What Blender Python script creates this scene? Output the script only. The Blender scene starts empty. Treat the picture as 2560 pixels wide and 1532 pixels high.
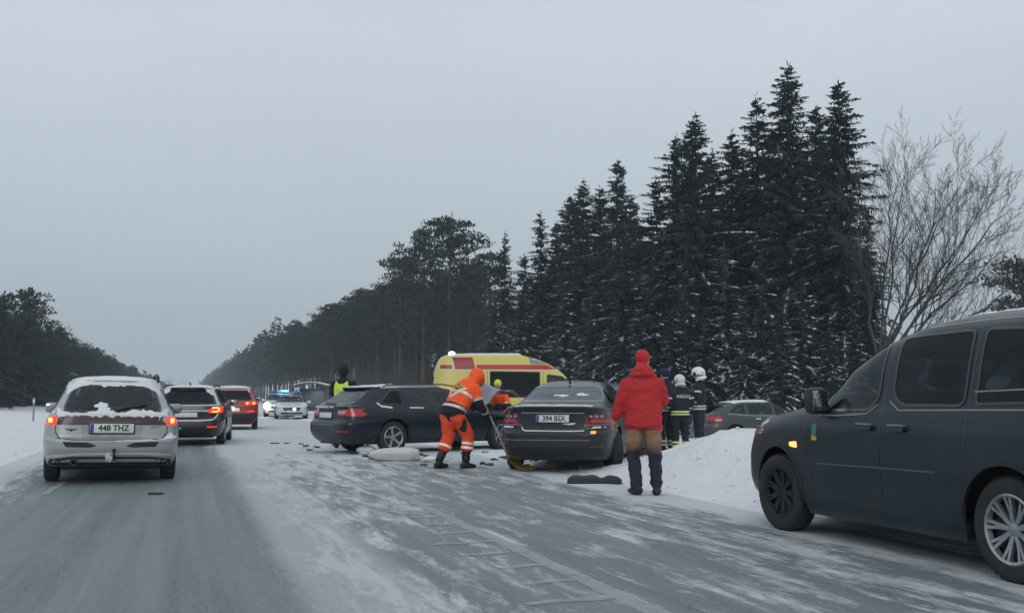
import bpy, bmesh, math, random
import numpy as np
from mathutils import Vector, Matrix, noise
from mathutils.bvhtree import BVHTree
from mathutils.geometry import delaunay_2d_cdt

random.seed(7)
R = math.radians
sc = bpy.context.scene
COL = sc.collection

# ------------------------------------------------------------------ camera
cam_d = bpy.data.cameras.new('camera')
cam_d.sensor_width = 36.0
cam_d.lens = 36.0 * 2617.0 / 2560.0
cam_d.clip_start = 0.1
cam_d.clip_end = 6000
cam = bpy.data.objects.new('camera', cam_d)
COL.objects.link(cam)
cam.location = (0, 0, 1.18)
cam.rotation_euler = (R(90 + 4.94), 0, R(-17.2))
sc.camera = cam

# ------------------------------------------------------------------ sky, sun, exposure
SUN_EL, SUN_AZ = 24.0, 200.0          # veiled winter sun, behind the camera
w = bpy.data.worlds.new('World')
sc.world = w
w.use_nodes = True
nt = w.node_tree
nt.nodes.clear()
out = nt.nodes.new('ShaderNodeOutputWorld')
bg = nt.nodes.new('ShaderNodeBackground')
bg.inputs['Strength'].default_value = 0.1
sky = nt.nodes.new('ShaderNodeTexSky')
sky.sky_type = 'NISHITA'
sky.sun_disc = False
sky.sun_elevation = R(SUN_EL)
sky.sun_rotation = R(SUN_AZ)
sky.air_density = 1.0
sky.dust_density = 4.0
# closed cloud deck: an overcast sky brightens evenly from the horizon to the zenith
tc = nt.nodes.new('ShaderNodeTexCoord')
sx = nt.nodes.new('ShaderNodeSeparateXYZ')
nt.links.new(tc.outputs['Generated'], sx.inputs[0])
rmp = nt.nodes.new('ShaderNodeValToRGB')
rmp.color_ramp.elements[0].position = 0.0
rmp.color_ramp.elements[0].color = (0.345, 0.405, 0.465, 1)
rmp.color_ramp.elements[1].position = 1.0
rmp.color_ramp.elements[1].color = (0.80, 0.885, 0.965, 1)
e = rmp.color_ramp.elements.new(0.32)
e.color = (0.60, 0.67, 0.735, 1)
nt.links.new(sx.outputs['Z'], rmp.inputs[0])
cn = nt.nodes.new('ShaderNodeTexNoise')
cn.inputs['Scale'].default_value = 1.6
cn.inputs['Detail'].default_value = 4
mp = nt.nodes.new('ShaderNodeMapping')
mp.inputs['Scale'].default_value = (1, 1, 3.2)
nt.links.new(tc.outputs['Generated'], mp.inputs[0])
nt.links.new(mp.outputs[0], cn.inputs['Vector'])
mr = nt.nodes.new('ShaderNodeMapRange')
mr.inputs['From Min'].default_value = 0.3
mr.inputs['From Max'].default_value = 0.7
mr.inputs['To Min'].default_value = 9.3
mr.inputs['To Max'].default_value = 10.3
nt.links.new(cn.outputs[0], mr.inputs[0])
mul = nt.nodes.new('ShaderNodeVectorMath')
mul.operation = 'SCALE'
nt.links.new(rmp.outputs[0], mul.inputs[0])
nt.links.new(mr.outputs[0], mul.inputs['Scale'])
mx = nt.nodes.new('ShaderNodeMix')
mx.data_type = 'RGBA'
mx.inputs['Factor'].default_value = 0.93
nt.links.new(sky.outputs[0], mx.inputs['A'])
nt.links.new(mul.outputs[0], mx.inputs['B'])
nt.links.new(mx.outputs['Result'], bg.inputs['Color'])
nt.links.new(bg.outputs[0], out.inputs[0])

sun_d = bpy.data.lights.new('sun', 'SUN')
sun_d.energy = 0.5
sun_d.angle = R(25)
sun_d.color = (1.0, 0.97, 0.93)
sun = bpy.data.objects.new('sun', sun_d)
COL.objects.link(sun)
sd = Vector((math.sin(R(SUN_AZ)) * math.cos(R(SUN_EL)), math.cos(R(SUN_AZ)) * math.cos(R(SUN_EL)), math.sin(R(SUN_EL))))
sun.rotation_euler = sd.to_track_quat('Z', 'Y').to_euler()

vs = sc.view_settings
sc.display_settings.display_device = 'sRGB'
vs.view_transform = 'Standard'
vs.look = 'None'
vs.exposure = 0.0
vs.gamma = 1.0
vs.use_curve_mapping = False
sc.render.engine = 'CYCLES'
cy = sc.cycles
cy.max_bounces = 6
cy.diffuse_bounces = 3
cy.glossy_bounces = 3
cy.transmission_bounces = 4
cy.transparent_max_bounces = 12
cy.volume_bounces = 1
cy.use_denoising = True
cy.sample_clamp_indirect = 4.0
cy.caustics_reflective = False
cy.caustics_refractive = False

# ------------------------------------------------------------------ materials
def new_mat(name):
    m = bpy.data.materials.new(name)
    m.use_nodes = True
    t = m.node_tree
    return m, t, t.nodes['Principled BSDF']

def node(t, kind, **kw):
    n = t.nodes.new(kind)
    for k, v in kw.items():
        if hasattr(n, k) and k not in n.inputs:
            setattr(n, k, v)
        else:
            n.inputs[k].default_value = v
    return n

def mth(t, op, a, b=None, clamp=False):
    n = t.nodes.new('ShaderNodeMath')
    n.operation = op
    n.use_clamp = clamp
    for i, v in enumerate((a, b)):
        if v is None:
            continue
        if isinstance(v, (int, float)):
            n.inputs[i].default_value = v
        else:
            t.links.new(v, n.inputs[i])
    return n.outputs[0]

def mixc(t, fac, a, b):
    n = t.nodes.new('ShaderNodeMix')
    n.data_type = 'RGBA'
    for key, v in (('Factor', fac), ('A', a), ('B', b)):
        if isinstance(v, (int, float)):
            n.inputs[key].default_value = v
        elif isinstance(v, tuple):
            n.inputs[key].default_value = (*v[:3], 1)
        else:
            t.links.new(v, n.inputs[key])
    return n.outputs['Result']

def tnoise(t, scale, detail=3, rough=0.55, stretch=None, coord='Object', dist=0.0):
    c = t.nodes.new('ShaderNodeTexCoord')
    n = node(t, 'ShaderNodeTexNoise', Scale=scale, Detail=detail, Roughness=rough)
    n.inputs['Distortion'].default_value = dist
    if stretch:
        mpn = node(t, 'ShaderNodeMapping')
        mpn.inputs['Scale'].default_value = stretch
        t.links.new(c.outputs[coord], mpn.inputs[0])
        t.links.new(mpn.outputs[0], n.inputs['Vector'])
    else:
        t.links.new(c.outputs[coord], n.inputs['Vector'])
    return n.outputs[0]

def bump(t, p, height, strength, dist=0.02):
    b = node(t, 'ShaderNodeBump', Strength=strength, Distance=dist)
    t.links.new(height, b.inputs['Height'])
    t.links.new(b.outputs[0], p.inputs['Normal'])

def mat(name, col, rough=0.6, metal=0.0, spec=0.5, vary=0.0, vscale=8.0, bmp=0.0, bscale=30.0, coat=0.0, emit=None, estr=0.0, bdist=0.02):
    m, t, p = new_mat(name)
    p.inputs['Base Color'].default_value = (*col, 1)
    p.inputs['Roughness'].default_value = rough
    p.inputs['Metallic'].default_value = metal
    p.inputs['Specular IOR Level'].default_value = spec
    p.inputs['Coat Weight'].default_value = coat
    if emit:
        p.inputs['Emission Color'].default_value = (*emit, 1)
        p.inputs['Emission Strength'].default_value = estr
    if vary:
        n = tnoise(t, vscale, 4)
        f = mth(t, 'MULTIPLY', mth(t, 'SUBTRACT', n, 0.5), 2.0)
        f = mth(t, 'ADD', mth(t, 'MULTIPLY', f, 0.9), 0.5, True)
        a = tuple(max(0, c * (1 - vary)) for c in col)
        b = tuple(min(1, c * (1 + vary)) for c in col)
        t.links.new(mixc(t, f, a, b), p.inputs['Base Color'])
    if bmp:
        bump(t, p, tnoise(t, bscale, 3), bmp, bdist)
    return m

def paint(name, col, grime=(0.17, 0.19, 0.2), amount=0.6, rough=0.28, metal=0.0, top=0.95, coat=.25, spec=.5):
    """car paint under a film of road salt that thickens in blotches low on the flanks"""
    m, t, p = new_mat(name)
    c = t.nodes.new('ShaderNodeTexCoord')
    s = t.nodes.new('ShaderNodeSeparateXYZ')
    t.links.new(c.outputs['Object'], s.inputs[0])
    low = mth(t, 'DIVIDE', mth(t, 'SUBTRACT', top, s.outputs['Z']), top, True)
    n = tnoise(t, 3.0, 6, 0.65, (1, 0.6, 1.4))
    f = mth(t, 'MULTIPLY', low, mth(t, 'MULTIPLY', mth(t, 'SUBTRACT', n, 0.28), 2.2, True))
    f = mth(t, 'ADD', mth(t, 'MULTIPLY', f, amount), mth(t, 'MULTIPLY', mth(t, 'SUBTRACT', n, 0.45), 0.25 * amount, True), True)
    t.links.new(mixc(t, f, col, grime), p.inputs['Base Color'])
    rr = mth(t, 'ADD', mth(t, 'MULTIPLY', f, 0.5), rough, True)
    t.links.new(rr, p.inputs['Roughness'])
    p.inputs['Metallic'].default_value = metal
    p.inputs['Specular IOR Level'].default_value = spec
    p.inputs['Coat Weight'].default_value = coat
    p.inputs['Coat Roughness'].default_value = 0.15
    return m

def glass(name, tint, film=0.12, refl=1.0):
    """thin car glass: tinted, reflecting at grazing angles, with a dirt film"""
    m, t, p = new_mat(name)
    t.nodes.remove(p)
    o = t.nodes['Material Output']
    tr = node(t, 'ShaderNodeBsdfTransparent')
    tr.inputs[0].default_value = (*tint, 1)
    gl = node(t, 'ShaderNodeBsdfGlossy', Roughness=0.06)
    gl.inputs[0].default_value = (0.72, 0.78, 0.82, 1)
    df = node(t, 'ShaderNodeBsdfDiffuse')
    df.inputs[0].default_value = (0.2, 0.23, 0.24, 1)
    fr = node(t, 'ShaderNodeFresnel', IOR=1.52)
    m1 = t.nodes.new('ShaderNodeMixShader')
    f2 = mth(t, 'MULTIPLY', fr.outputs[0], refl)
    t.links.new(f2, m1.inputs[0])
    t.links.new(tr.outputs[0], m1.inputs[1])
    t.links.new(gl.outputs[0], m1.inputs[2])
    m2 = t.nodes.new('ShaderNodeMixShader')
    n = tnoise(t, 3.5, 5, 0.6)
    fm = mth(t, 'MULTIPLY', mth(t, 'MULTIPLY', mth(t, 'SUBTRACT', n, 0.25), 2.0, True), film)
    t.links.new(fm, m2.inputs[0])
    t.links.new(m1.outputs[0], m2.inputs[1])
    t.links.new(df.outputs[0], m2.inputs[2])
    t.links.new(m2.outputs[0], o.inputs[0])
    return m

M = {}
M['rubber'] = mat('tyre rubber', (0.022, 0.023, 0.025), 0.85, vary=0.5, vscale=9, bmp=0.3, bscale=40)
M['alloy'] = mat('alloy', (0.36, 0.38, 0.4), 0.38, 0.75, vary=0.35, vscale=14)
M['alloy_dark'] = mat('dirty wheel', (0.07, 0.075, 0.08), 0.6, 0.3, vary=0.4)
M['black'] = mat('black plastic', (0.012, 0.013, 0.015), 0.5, vary=0.3)
M['gloss'] = mat('black gloss trim', (0.008, 0.009, 0.011), 0.18, coat=0.4)
M['under'] = mat('underbody', (0.015, 0.015, 0.016), 0.9, vary=0.4)
M['seat'] = mat('seat cloth', (0.03, 0.033, 0.036), 0.9, vary=0.2)
M['chrome'] = mat('chrome', (0.6, 0.62, 0.64), 0.2, 1.0)
M['greytrim'] = mat('grey trim', (0.22, 0.235, 0.25), 0.5, vary=0.2)
M['mirrorglass'] = mat('mirror glass', (0.32, 0.35, 0.37), 0.08, 1.0)
M['plate'] = mat('plate white', (0.62, 0.63, 0.6), 0.45, vary=0.15, vscale=20)
M['plateblue'] = mat('plate blue', (0.01, 0.05, 0.3), 0.4)
M['ink'] = mat('plate ink', (0.01, 0.01, 0.012), 0.5)
M['lamp_lit'] = mat('tail lamp lit', (0.5, 0.01, 0.008), 0.2, emit=(1.0, 0.035, 0.012), estr=1.15)
M['lamp_core'] = mat('tail lamp bulb', (0.9, 0.3, 0.1), 0.2, emit=(1.0, 0.42, 0.08), estr=2.2)
M['lamp_off'] = mat('tail lamp unlit', (0.40, 0.012, 0.015), 0.12, coat=0.6)
M['lamp_dark'] = mat('smoked tail lamp', (0.05, 0.006, 0.006), 0.12, coat=0.6)
M['lamp_amber'] = mat('indicator lit', (0.8, 0.2, 0.03), 0.2, emit=(1.0, 0.33, 0.1), estr=2.6)
M['lamp_clear'] = mat('clear lamp', (0.45, 0.47, 0.48), 0.1, 0.6, coat=0.6)
M['lamp_warm'] = mat('headlamp on', (0.9, 0.85, 0.7), 0.2, emit=(1.0, 0.86, 0.55), estr=14.0)
M['lamp_blue'] = mat('blue beacon lit', (0.1, 0.4, 0.9), 0.2, emit=(0.05, 0.42, 1.0), estr=5.0)
M['lamp_blue2'] = mat('blue flash lamp', (0.5, 0.7, 1.0), 0.2, emit=(0.28, 0.62, 1.0), estr=7.0)
M['lens_blue'] = mat('blue lens', (0.02, 0.05, 0.22), 0.15, coat=0.4)
M['glass'] = glass('car glass', (0.74, 0.86, 0.87), .08, .8)
M['glass_dark'] = glass('privacy glass', (0.05, 0.075, 0.095), 0.02, .6)
M['glass_mid'] = glass('green glass', (0.42, 0.52, 0.54), 0.2)
M['glass_clear'] = glass('clear rear glass', (0.82, 0.9, 0.91), .10)
M['glass_frost'] = glass('frosted glass', (0.34, 0.40, 0.43), 0.9)

def snow_mat(name, col, bscale=14, bs=0.5, bd=0.03):
    m, t, p = new_mat(name)
    n1 = tnoise(t, 2.2, 5, 0.6)
    n2 = tnoise(t, bscale, 5, 0.62)
    a = tuple(c * 0.78 for c in col)
    t.links.new(mixc(t, mth(t, 'MULTIPLY', n1, 1.0), a, col), p.inputs['Base Color'])
    p.inputs['Roughness'].default_value = 0.85
    p.inputs['Specular IOR Level'].default_value = 0.25
    bump(t, p, n2, bs, bd)
    return m
M['snow'] = snow_mat('snow', (0.80, 0.81, 0.83))
M['snow_dirty'] = snow_mat('dirty snow', (0.60, 0.61, 0.62), 20)

# ------------------------------------------------------------------ objects
def link(o, parent=None):
    COL.objects.link(o)
    if parent is not None:
        o.parent = parent
    return o

def tag(o, label=None, cat=None, group=None, kind=None):
    if label: o['label'] = label
    if cat: o['category'] = cat
    if group: o['group'] = group
    if kind: o['kind'] = kind
    return o

def empty(name, loc=(0, 0, 0), heading=0.0):
    o = bpy.data.objects.new(name, None)
    o.location = loc
    o.rotation_euler = (0, 0, -R(heading))
    return link(o)

def mk(name, v, f, m=None, parent=None, smooth=True, sharp=38):
    me = bpy.data.meshes.new(name)
    me.from_pydata([tuple(a) for a in v], [], [tuple(a) for a in f])
    me.validate()
    if smooth and len(me.polygons):
        me.polygons.foreach_set('use_smooth', [True] * len(me.polygons))
        if sharp: me.set_sharp_from_angle(angle=R(sharp))
    if m is not None:
        me.materials.append(m)
    return link(bpy.data.objects.new(name, me), parent)

def use(name, me, parent, loc=(0, 0, 0), rot=(0, 0, 0), scale=(1, 1, 1)):
    o = bpy.data.objects.new(name, me)
    o.location, o.rotation_euler, o.scale = loc, rot, scale
    return link(o, parent)

class MB:
    def __init__(s): s.v, s.f = [], []
    def add(s, v, f, mtx=None):
        n = len(s.v)
        s.v += [tuple(mtx @ Vector(a)) for a in v] if mtx is not None else [tuple(a) for a in v]
        s.f += [tuple(i + n for i in a) for a in f]
        return s
    def box(s, c, d, bev=0.0, mtx=None):
        v, f = rbox(d, bev)
        mm = Matrix.Translation(c) if mtx is None else Matrix.Translation(c) @ mtx
        return s.add(v, f, mm)
    def tube(s, pts, rad, n=8, cap=True):
        return s.add(*tube(pts, rad, n, cap))
    def build(s, name, m, parent=None, **k): return mk(name, s.v, s.f, m, parent, **k)

def rbox(d, bev=0.0):
    bm = bmesh.new()
    bmesh.ops.create_cube(bm, size=1.0)
    bmesh.ops.scale(bm, vec=d, verts=bm.verts)
    if bev:
        bmesh.ops.bevel(bm, geom=bm.edges[:], offset=bev, segments=2, affect='EDGES', profile=0.5)
    bm.verts.ensure_lookup_table()
    r = [v.co.copy() for v in bm.verts], [[x.index for x in f.verts] for f in bm.faces]
    bm.free()
    return r

def tube(pts, rad, n=8, cap=True):
    pts = [Vector(p) for p in pts]
    if isinstance(rad, (int, float)): rad = [rad] * len(pts)
    v, f = [], []
    up = None
    for i, p in enumerate(pts):
        d = (pts[min(i + 1, len(pts) - 1)] - pts[max(i - 1, 0)]).normalized()
        if up is None:
            up = d.orthogonal().normalized()
        else:
            up = (up - d * up.dot(d))
            up = up.normalized() if up.length > 1e-6 else d.orthogonal().normalized()
        sdv = d.cross(up)
        for k in range(n):
            a = 2 * math.pi * k / n
            v.append(p + (up * math.cos(a) + sdv * math.sin(a)) * rad[i])
    for i in range(len(pts) - 1):
        for k in range(n):
            k2 = (k + 1) % n
            f.append((i * n + k, i * n + k2, (i + 1) * n + k2, (i + 1) * n + k))
    if cap:
        f.append(tuple(range(n - 1, -1, -1)))
        f.append(tuple(range((len(pts) - 1) * n, len(pts) * n)))
    return v, f

def lathe(prof, n=28):
    """profile of (x, r) spun round the X axis"""
    v, f = [], []
    for x, r in prof:
        for k in range(n):
            a = 2 * math.pi * k / n
            v.append((x, r * math.cos(a), r * math.sin(a)))
    for i in range(len(prof) - 1):
        for k in range(n):
            k2 = (k + 1) % n
            f.append((i * n + k, i * n + k2, (i + 1) * n + k2, (i + 1) * n + k))
    return v, f

def ellipsoid(c, r, nu=16, nv=10, mtx=None):
    v, f = [], []
    for j in range(nv + 1):
        th = math.pi * j / nv
        for i in range(nu):
            a = 2 * math.pi * i / nu
            p = Vector((r[0] * math.sin(th) * math.cos(a), r[1] * math.sin(th) * math.sin(a), r[2] * math.cos(th)))
            if mtx: p = mtx @ p
            v.append(Vector(c) + p)
    for j in range(nv):
        for i in range(nu):
            i2 = (i + 1) % nu
            f.append((j * nu + i, (j + 1) * nu + i, (j + 1) * nu + i2, j * nu + i2))
    return v, f

def inpoly(px, py, poly):
    px, py = np.asarray(px, float), np.asarray(py, float)
    ins = np.zeros(px.shape, bool)
    n = len(poly)
    for i in range(n):
        x0, y0 = poly[i]
        x1, y1 = poly[(i + 1) % n]
        if y0 == y1: continue
        c = ((y0 > py) != (y1 > py)) & (px < (x1 - x0) * (py - y0) / (y1 - y0) + x0)
        ins ^= c
    return ins

def ccw(poly):
    a = sum(poly[i][0] * poly[(i + 1) % len(poly)][1] - poly[(i + 1) % len(poly)][0] * poly[i][1] for i in range(len(poly)))
    return list(poly) if a > 0 else list(reversed(poly))

def rnd(poly, r, k=4):
    out = []
    n = len(poly)
    for i in range(n):
        p, a, b = Vector(poly[i]), Vector(poly[i - 1]), Vector(poly[(i + 1) % n])
        la, lb = (a - p).length, (b - p).length
        rr = min(r, la * .45, lb * .45)
        s, e_ = p + (a - p).normalized() * rr, p + (b - p).normalized() * rr
        for j in range(k + 1):
            u = j / k
            q = s * (1 - u) ** 2 + p * 2 * u * (1 - u) + e_ * u * u
            out.append((q.x, q.y))
    return out

def inset(poly, d):
    poly = ccw(poly)
    n = len(poly)
    out = []
    for i in range(n):
        p, a, b = Vector(poly[i]), Vector(poly[i - 1]), Vector(poly[(i + 1) % n])
        e1, e2 = (p - a), (b - p)
        if e1.length < 1e-7: e1 = e2
        if e2.length < 1e-7: e2 = e1
        e1, e2 = e1.normalized(), e2.normalized()
        nn = Vector((-e1.y - e2.y, e1.x + e2.x))
        nn = nn.normalized() if nn.length > 1e-6 else Vector((-e1.y, e1.x))
        q = p + nn * d
        out.append((q.x, q.y))
    return out

def lpoly(pts, wd):
    """thin polygon round a polyline"""
    pts = [Vector(p) for p in pts]
    l, r = [], []
    for i, p in enumerate(pts):
        d = (pts[min(i + 1, len(pts) - 1)] - pts[max(i - 1, 0)]).normalized()
        nn = Vector((-d.y, d.x)) * wd / 2
        l.append(tuple(p + nn)); r.append(tuple(p - nn))
    return l + r[::-1]

def blob(cx, cy, rx, ry, seed, n=26, rough=0.35):
    rr = random.Random(seed)
    ph = [rr.uniform(0, 6.28) for _ in range(5)]
    out = []
    for i in range(n):
        a = 2 * math.pi * i / n
        k = 1 + rough * (0.5 * math.sin(2 * a + ph[0]) + 0.4 * math.sin(3 * a + ph[1]) + 0.35 * math.sin(5 * a + ph[2]) + 0.3 * math.sin(8 * a + ph[3]))
        out.append((cx + rx * k * math.cos(a), cy + ry * k * math.sin(a)))
    return out

VIEWS = {'rear': ((0, -3, 0), (1, 0, 0), (0, 0, 1), (0, -1, 0)), 'front': ((0, 12, 0), (1, 0, 0), (0, 0, 1), (0, 1, 0)),
         'right': ((4, 0, 0), (0, 1, 0), (0, 0, 1), (1, 0, 0)), 'left': ((-4, 0, 0), (0, 1, 0), (0, 0, 1), (-1, 0, 0)),
         'top': ((0, 0, 5), (1, 0, 0), (0, 1, 0), (0, 0, 1))}

def decal(bvh, view, poly, off, m, name, parent, hole=None, thick=0.012, res=0.07, lump=0.0, lscale=9.0, smooth=True, lim=.2):
    """a shallow solid piece that follows a surface inside a 2-D outline"""
    O, U, V, N = [Vector(a) for a in (VIEWS[view] if isinstance(view, str) else view)]
    poly = ccw(poly)
    pts = [Vector(p) for p in poly]
    dense = []
    for i, p in enumerate(pts):
        q = pts[(i + 1) % len(pts)]
        k = max(1, int((q - p).length / res))
        dense += [p.lerp(q, j / k) for j in range(k)]
    edges = [(i, (i + 1) % len(dense)) for i in range(len(dense))]
    loop = [tuple(p) for p in dense]
    hl = None
    if hole:
        hole = ccw(hole)
        hp = [Vector(p) for p in hole]
        hd = []
        for i, p in enumerate(hp):
            q = hp[(i + 1) % len(hp)]
            k = max(1, int((q - p).length / res))
            hd += [p.lerp(q, j / k) for j in range(k)]
        b = len(dense)
        dense = dense + hd
        edges += [(b + i, b + (i + 1) % len(hd)) for i in range(len(hd))]
        hl = [tuple(p) for p in hd]
    xs, ys = [p[0] for p in loop], [p[1] for p in loop]
    gx = np.arange(min(xs) + res / 2, max(xs), res)
    gy = np.arange(min(ys) + res / 2, max(ys), res)
    if len(gx) and len(gy) and len(gx) * len(gy) < 6000:
        A, B = np.meshgrid(gx, gy)
        A, B = A.ravel(), B.ravel()
        k = inpoly(A, B, loop if hl is None else loop)
        small = inset(loop, res * .3)
        k &= inpoly(A, B, small)
        if hl: k &= ~inpoly(A, B, inset(hl, -res * .3))
        dense = dense + [Vector((a, b)) for a, b in zip(A[k], B[k])]
    ov, oe, of, *_ = delaunay_2d_cdt(dense, edges, [], 0, 1e-5)
    C = np.array([[sum(ov[i][0] for i in t) / len(t), sum(ov[i][1] for i in t) / len(t)] for t in of])
    if not len(C): return None
    k = inpoly(C[:, 0], C[:, 1], loop)
    if hl: k &= ~inpoly(C[:, 0], C[:, 1], hl)
    flip = U.cross(V).dot(N) < 0
    tris = [tuple(t[::-1]) if flip else tuple(t) for t, kk in zip(of, k) if kk]
    pos, nor, dots = [], [], []
    depth = None
    for p in ov:
        o = O + U * p[0] + V * p[1]
        h, n, _, dd = bvh.ray_cast(o, -N)
        if h is None:
            h, n, _, dd = bvh.find_nearest(o - N * (depth if depth else 3.0))
        else:
            depth = dd
        if n.dot(N) < 0: n = -n
        dots.append(n.dot(N) if dd is not None and h is not None else 0)
        n = (n + N * .35).normalized()
        a = off
        if lump:
            a += lump * (0.5 + 0.7 * noise.noise(Vector((h.x, h.y, h.z)) * lscale))
        pos.append(h + n * a); nor.append(n)
    tris = [t for t in tris if sum(dots[i] for i in t) / len(t) > lim]
    if not tris: return None
    cnt = {}
    for t in tris:
        for i in range(len(t)):
            a, b = t[i], t[(i + 1) % len(t)]
            cnt[(a, b)] = 1
    rim = [(a, b) for (a, b) in cnt if (b, a) not in cnt]
    v = [p for p in pos]
    base = {}
    for a, b in rim:
        for i in (a, b):
            if i not in base:
                base[i] = len(v)
                if lump: pos_i = pos[i] - nor[i] * (lump * .8)
                v.append(pos[i] - nor[i] * (thick + off + (lump * .6 if lump else 0)))
                if lump: v[i] = pos[i] - nor[i] * lump * .45
    f = tris + [(b, a, base[a], base[b]) for a, b in rim]
    used = sorted({i for t in f for i in t})
    rem = {i: j for j, i in enumerate(used)}
    return mk(name, [v[i] for i in used], [tuple(rem[i] for i in t) for t in f], m, parent, smooth=smooth)

def bake(o):
    """mesh of an object with its modifiers applied, worked out in a side scene"""
    ts = bpy.data.scenes.new('side')
    ts.collection.objects.link(o)
    vl = ts.view_layers[0]
    vl.update()
    me = bpy.data.meshes.new_from_object(o.evaluated_get(vl.depsgraph))
    bpy.data.scenes.remove(ts)
    return me

def text_mesh(s, size, bold=0.0):
    c = bpy.data.curves.new('lettering', 'FONT')
    c.body = s; c.size = size; c.align_x = 'CENTER'; c.align_y = 'CENTER'; c.offset = bold
    c.resolution_u = 3
    o = bpy.data.objects.new('lettering', c)
    me = bake(o)
    v = [tuple(x.co) for x in me.vertices]; f = [tuple(p.vertices) for p in me.polygons]
    bpy.data.objects.remove(o); bpy.data.meshes.remove(me); bpy.data.curves.remove(c)
    return v, f

def text_on(bvh, frame, s, size, m, name, parent, off=0.006, sx=1.0, bold=0.0, rot=0.0):
    O, U, V, N = [Vector(a) for a in (VIEWS[frame] if isinstance(frame, str) else frame)]
    v, f = text_mesh(s, size, bold)
    bm = bmesh.new()
    vs_ = [bm.verts.new(a) for a in v]
    for t in f:
        try: bm.faces.new([vs_[i] for i in t])
        except ValueError: pass
    o2 = []
    cr, sr = math.cos(rot), math.sin(rot)
    for a in bm.verts:
        x, y = a.co.x * sx, a.co.y
        x, y = x * cr - y * sr, x * sr + y * cr
        p = O + U * x + V * y
        h, n, _, _ = bvh.ray_cast(p, -N)
        if h is None: h = bvh.find_nearest(p - N * 1.0)[0]; 
        a.co = h + N * off
    bm.verts.index_update()
    r = mk(name, [a.co.copy() for a in bm.verts], [[x.index for x in g.verts] for g in bm.faces], m, parent, smooth=False)
    bm.free()
    return r
# ------------------------------------------------------------------ ground and road
def sstep(a, b, x):
    t = np.clip((np.asarray(x, float) - a) / (b - a), 0, 1)
    return t * t * (3 - 2 * t)

def fbm(x, y, s, o=4):
    r, a, t = 0.0, 1.0, 0.0
    for i in range(o):
        r += a * noise.noise(Vector((x * s, y * s, 3.7 * i))); t += a
        a *= .5; s *= 2.1
    return r / t

def gh(x, y):
    """height of the snow"""
    h = -.03 + .05 * float(sstep(5.45, 6.4, x)) + .04 * float(sstep(-2.7, -3.4, x))
    h += .20 * float(sstep(-3.0, -5.5, x)) + .25 * float(sstep(-9, -14, x))
    h -= .40 * float(sstep(11.6, 14.6, x)) * float(1 - sstep(23, 30, x))
    lane = float(1 - sstep(5.5, 6.6, x)) * float(sstep(-4.2, -2.8, x))
    bank = .78 * math.exp(-((x - 9.6) / 2.5) ** 2 - ((y - 12.2) / 3.6) ** 2) + .30 * math.exp(-((x - 7.6) / 1.3) ** 2 - ((y - 13.2) / 2.3) ** 2)
    bank += .35 * math.exp(-((x - 7.2) / 1.2) ** 2) * float(1 - sstep(9.5, 12.5, y))
    bank *= float(sstep(5.5, 7.2, x))
    amp = (.07 + .22 * min(1, bank * 1.6)) * (1 - lane)
    if -60 < x < 60 and y < 140:
        h += amp * fbm(x, y, .9)
        if bank > .04: h += .13 * fbm(x, y, 2.4, 5)
    return h + bank

def axis(pts):
    r = []
    for a, b, s in pts:
        r += list(np.arange(a, b, s))
    return r + [pts[-1][1]]
gx = axis([(-900, -200, 100), (-200, -40, 20), (-40, -12, 3), (-12, -2, .5), (-2, 5, 1.75), (5, 16, .16), (16, 32, 1.2), (32, 80, 6), (80, 300, 40), (300, 1500, 150)])
gy = axis([(-30, 2, 4), (2, 9, .5), (9, 24, .17), (24, 60, .8), (60, 140, 4), (140, 400, 20), (400, 3500, 250)])
V = [(x, y, gh(x, y)) for y in gy for x in gx]
nx = len(gx)
Fc = [(j * nx + i, j * nx + i + 1, (j + 1) * nx + i + 1, (j + 1) * nx + i) for j in range(len(gy) - 1) for i in range(nx - 1)]
M['ground'] = snow_mat('ground snow', (0.80, 0.81, 0.83), 6.0, .8, .09)
tag(mk('snow_ground', V, Fc, M['ground'], sharp=None), 'snow covered verges, bank and fields beside the road', None, None, 'structure')

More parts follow.
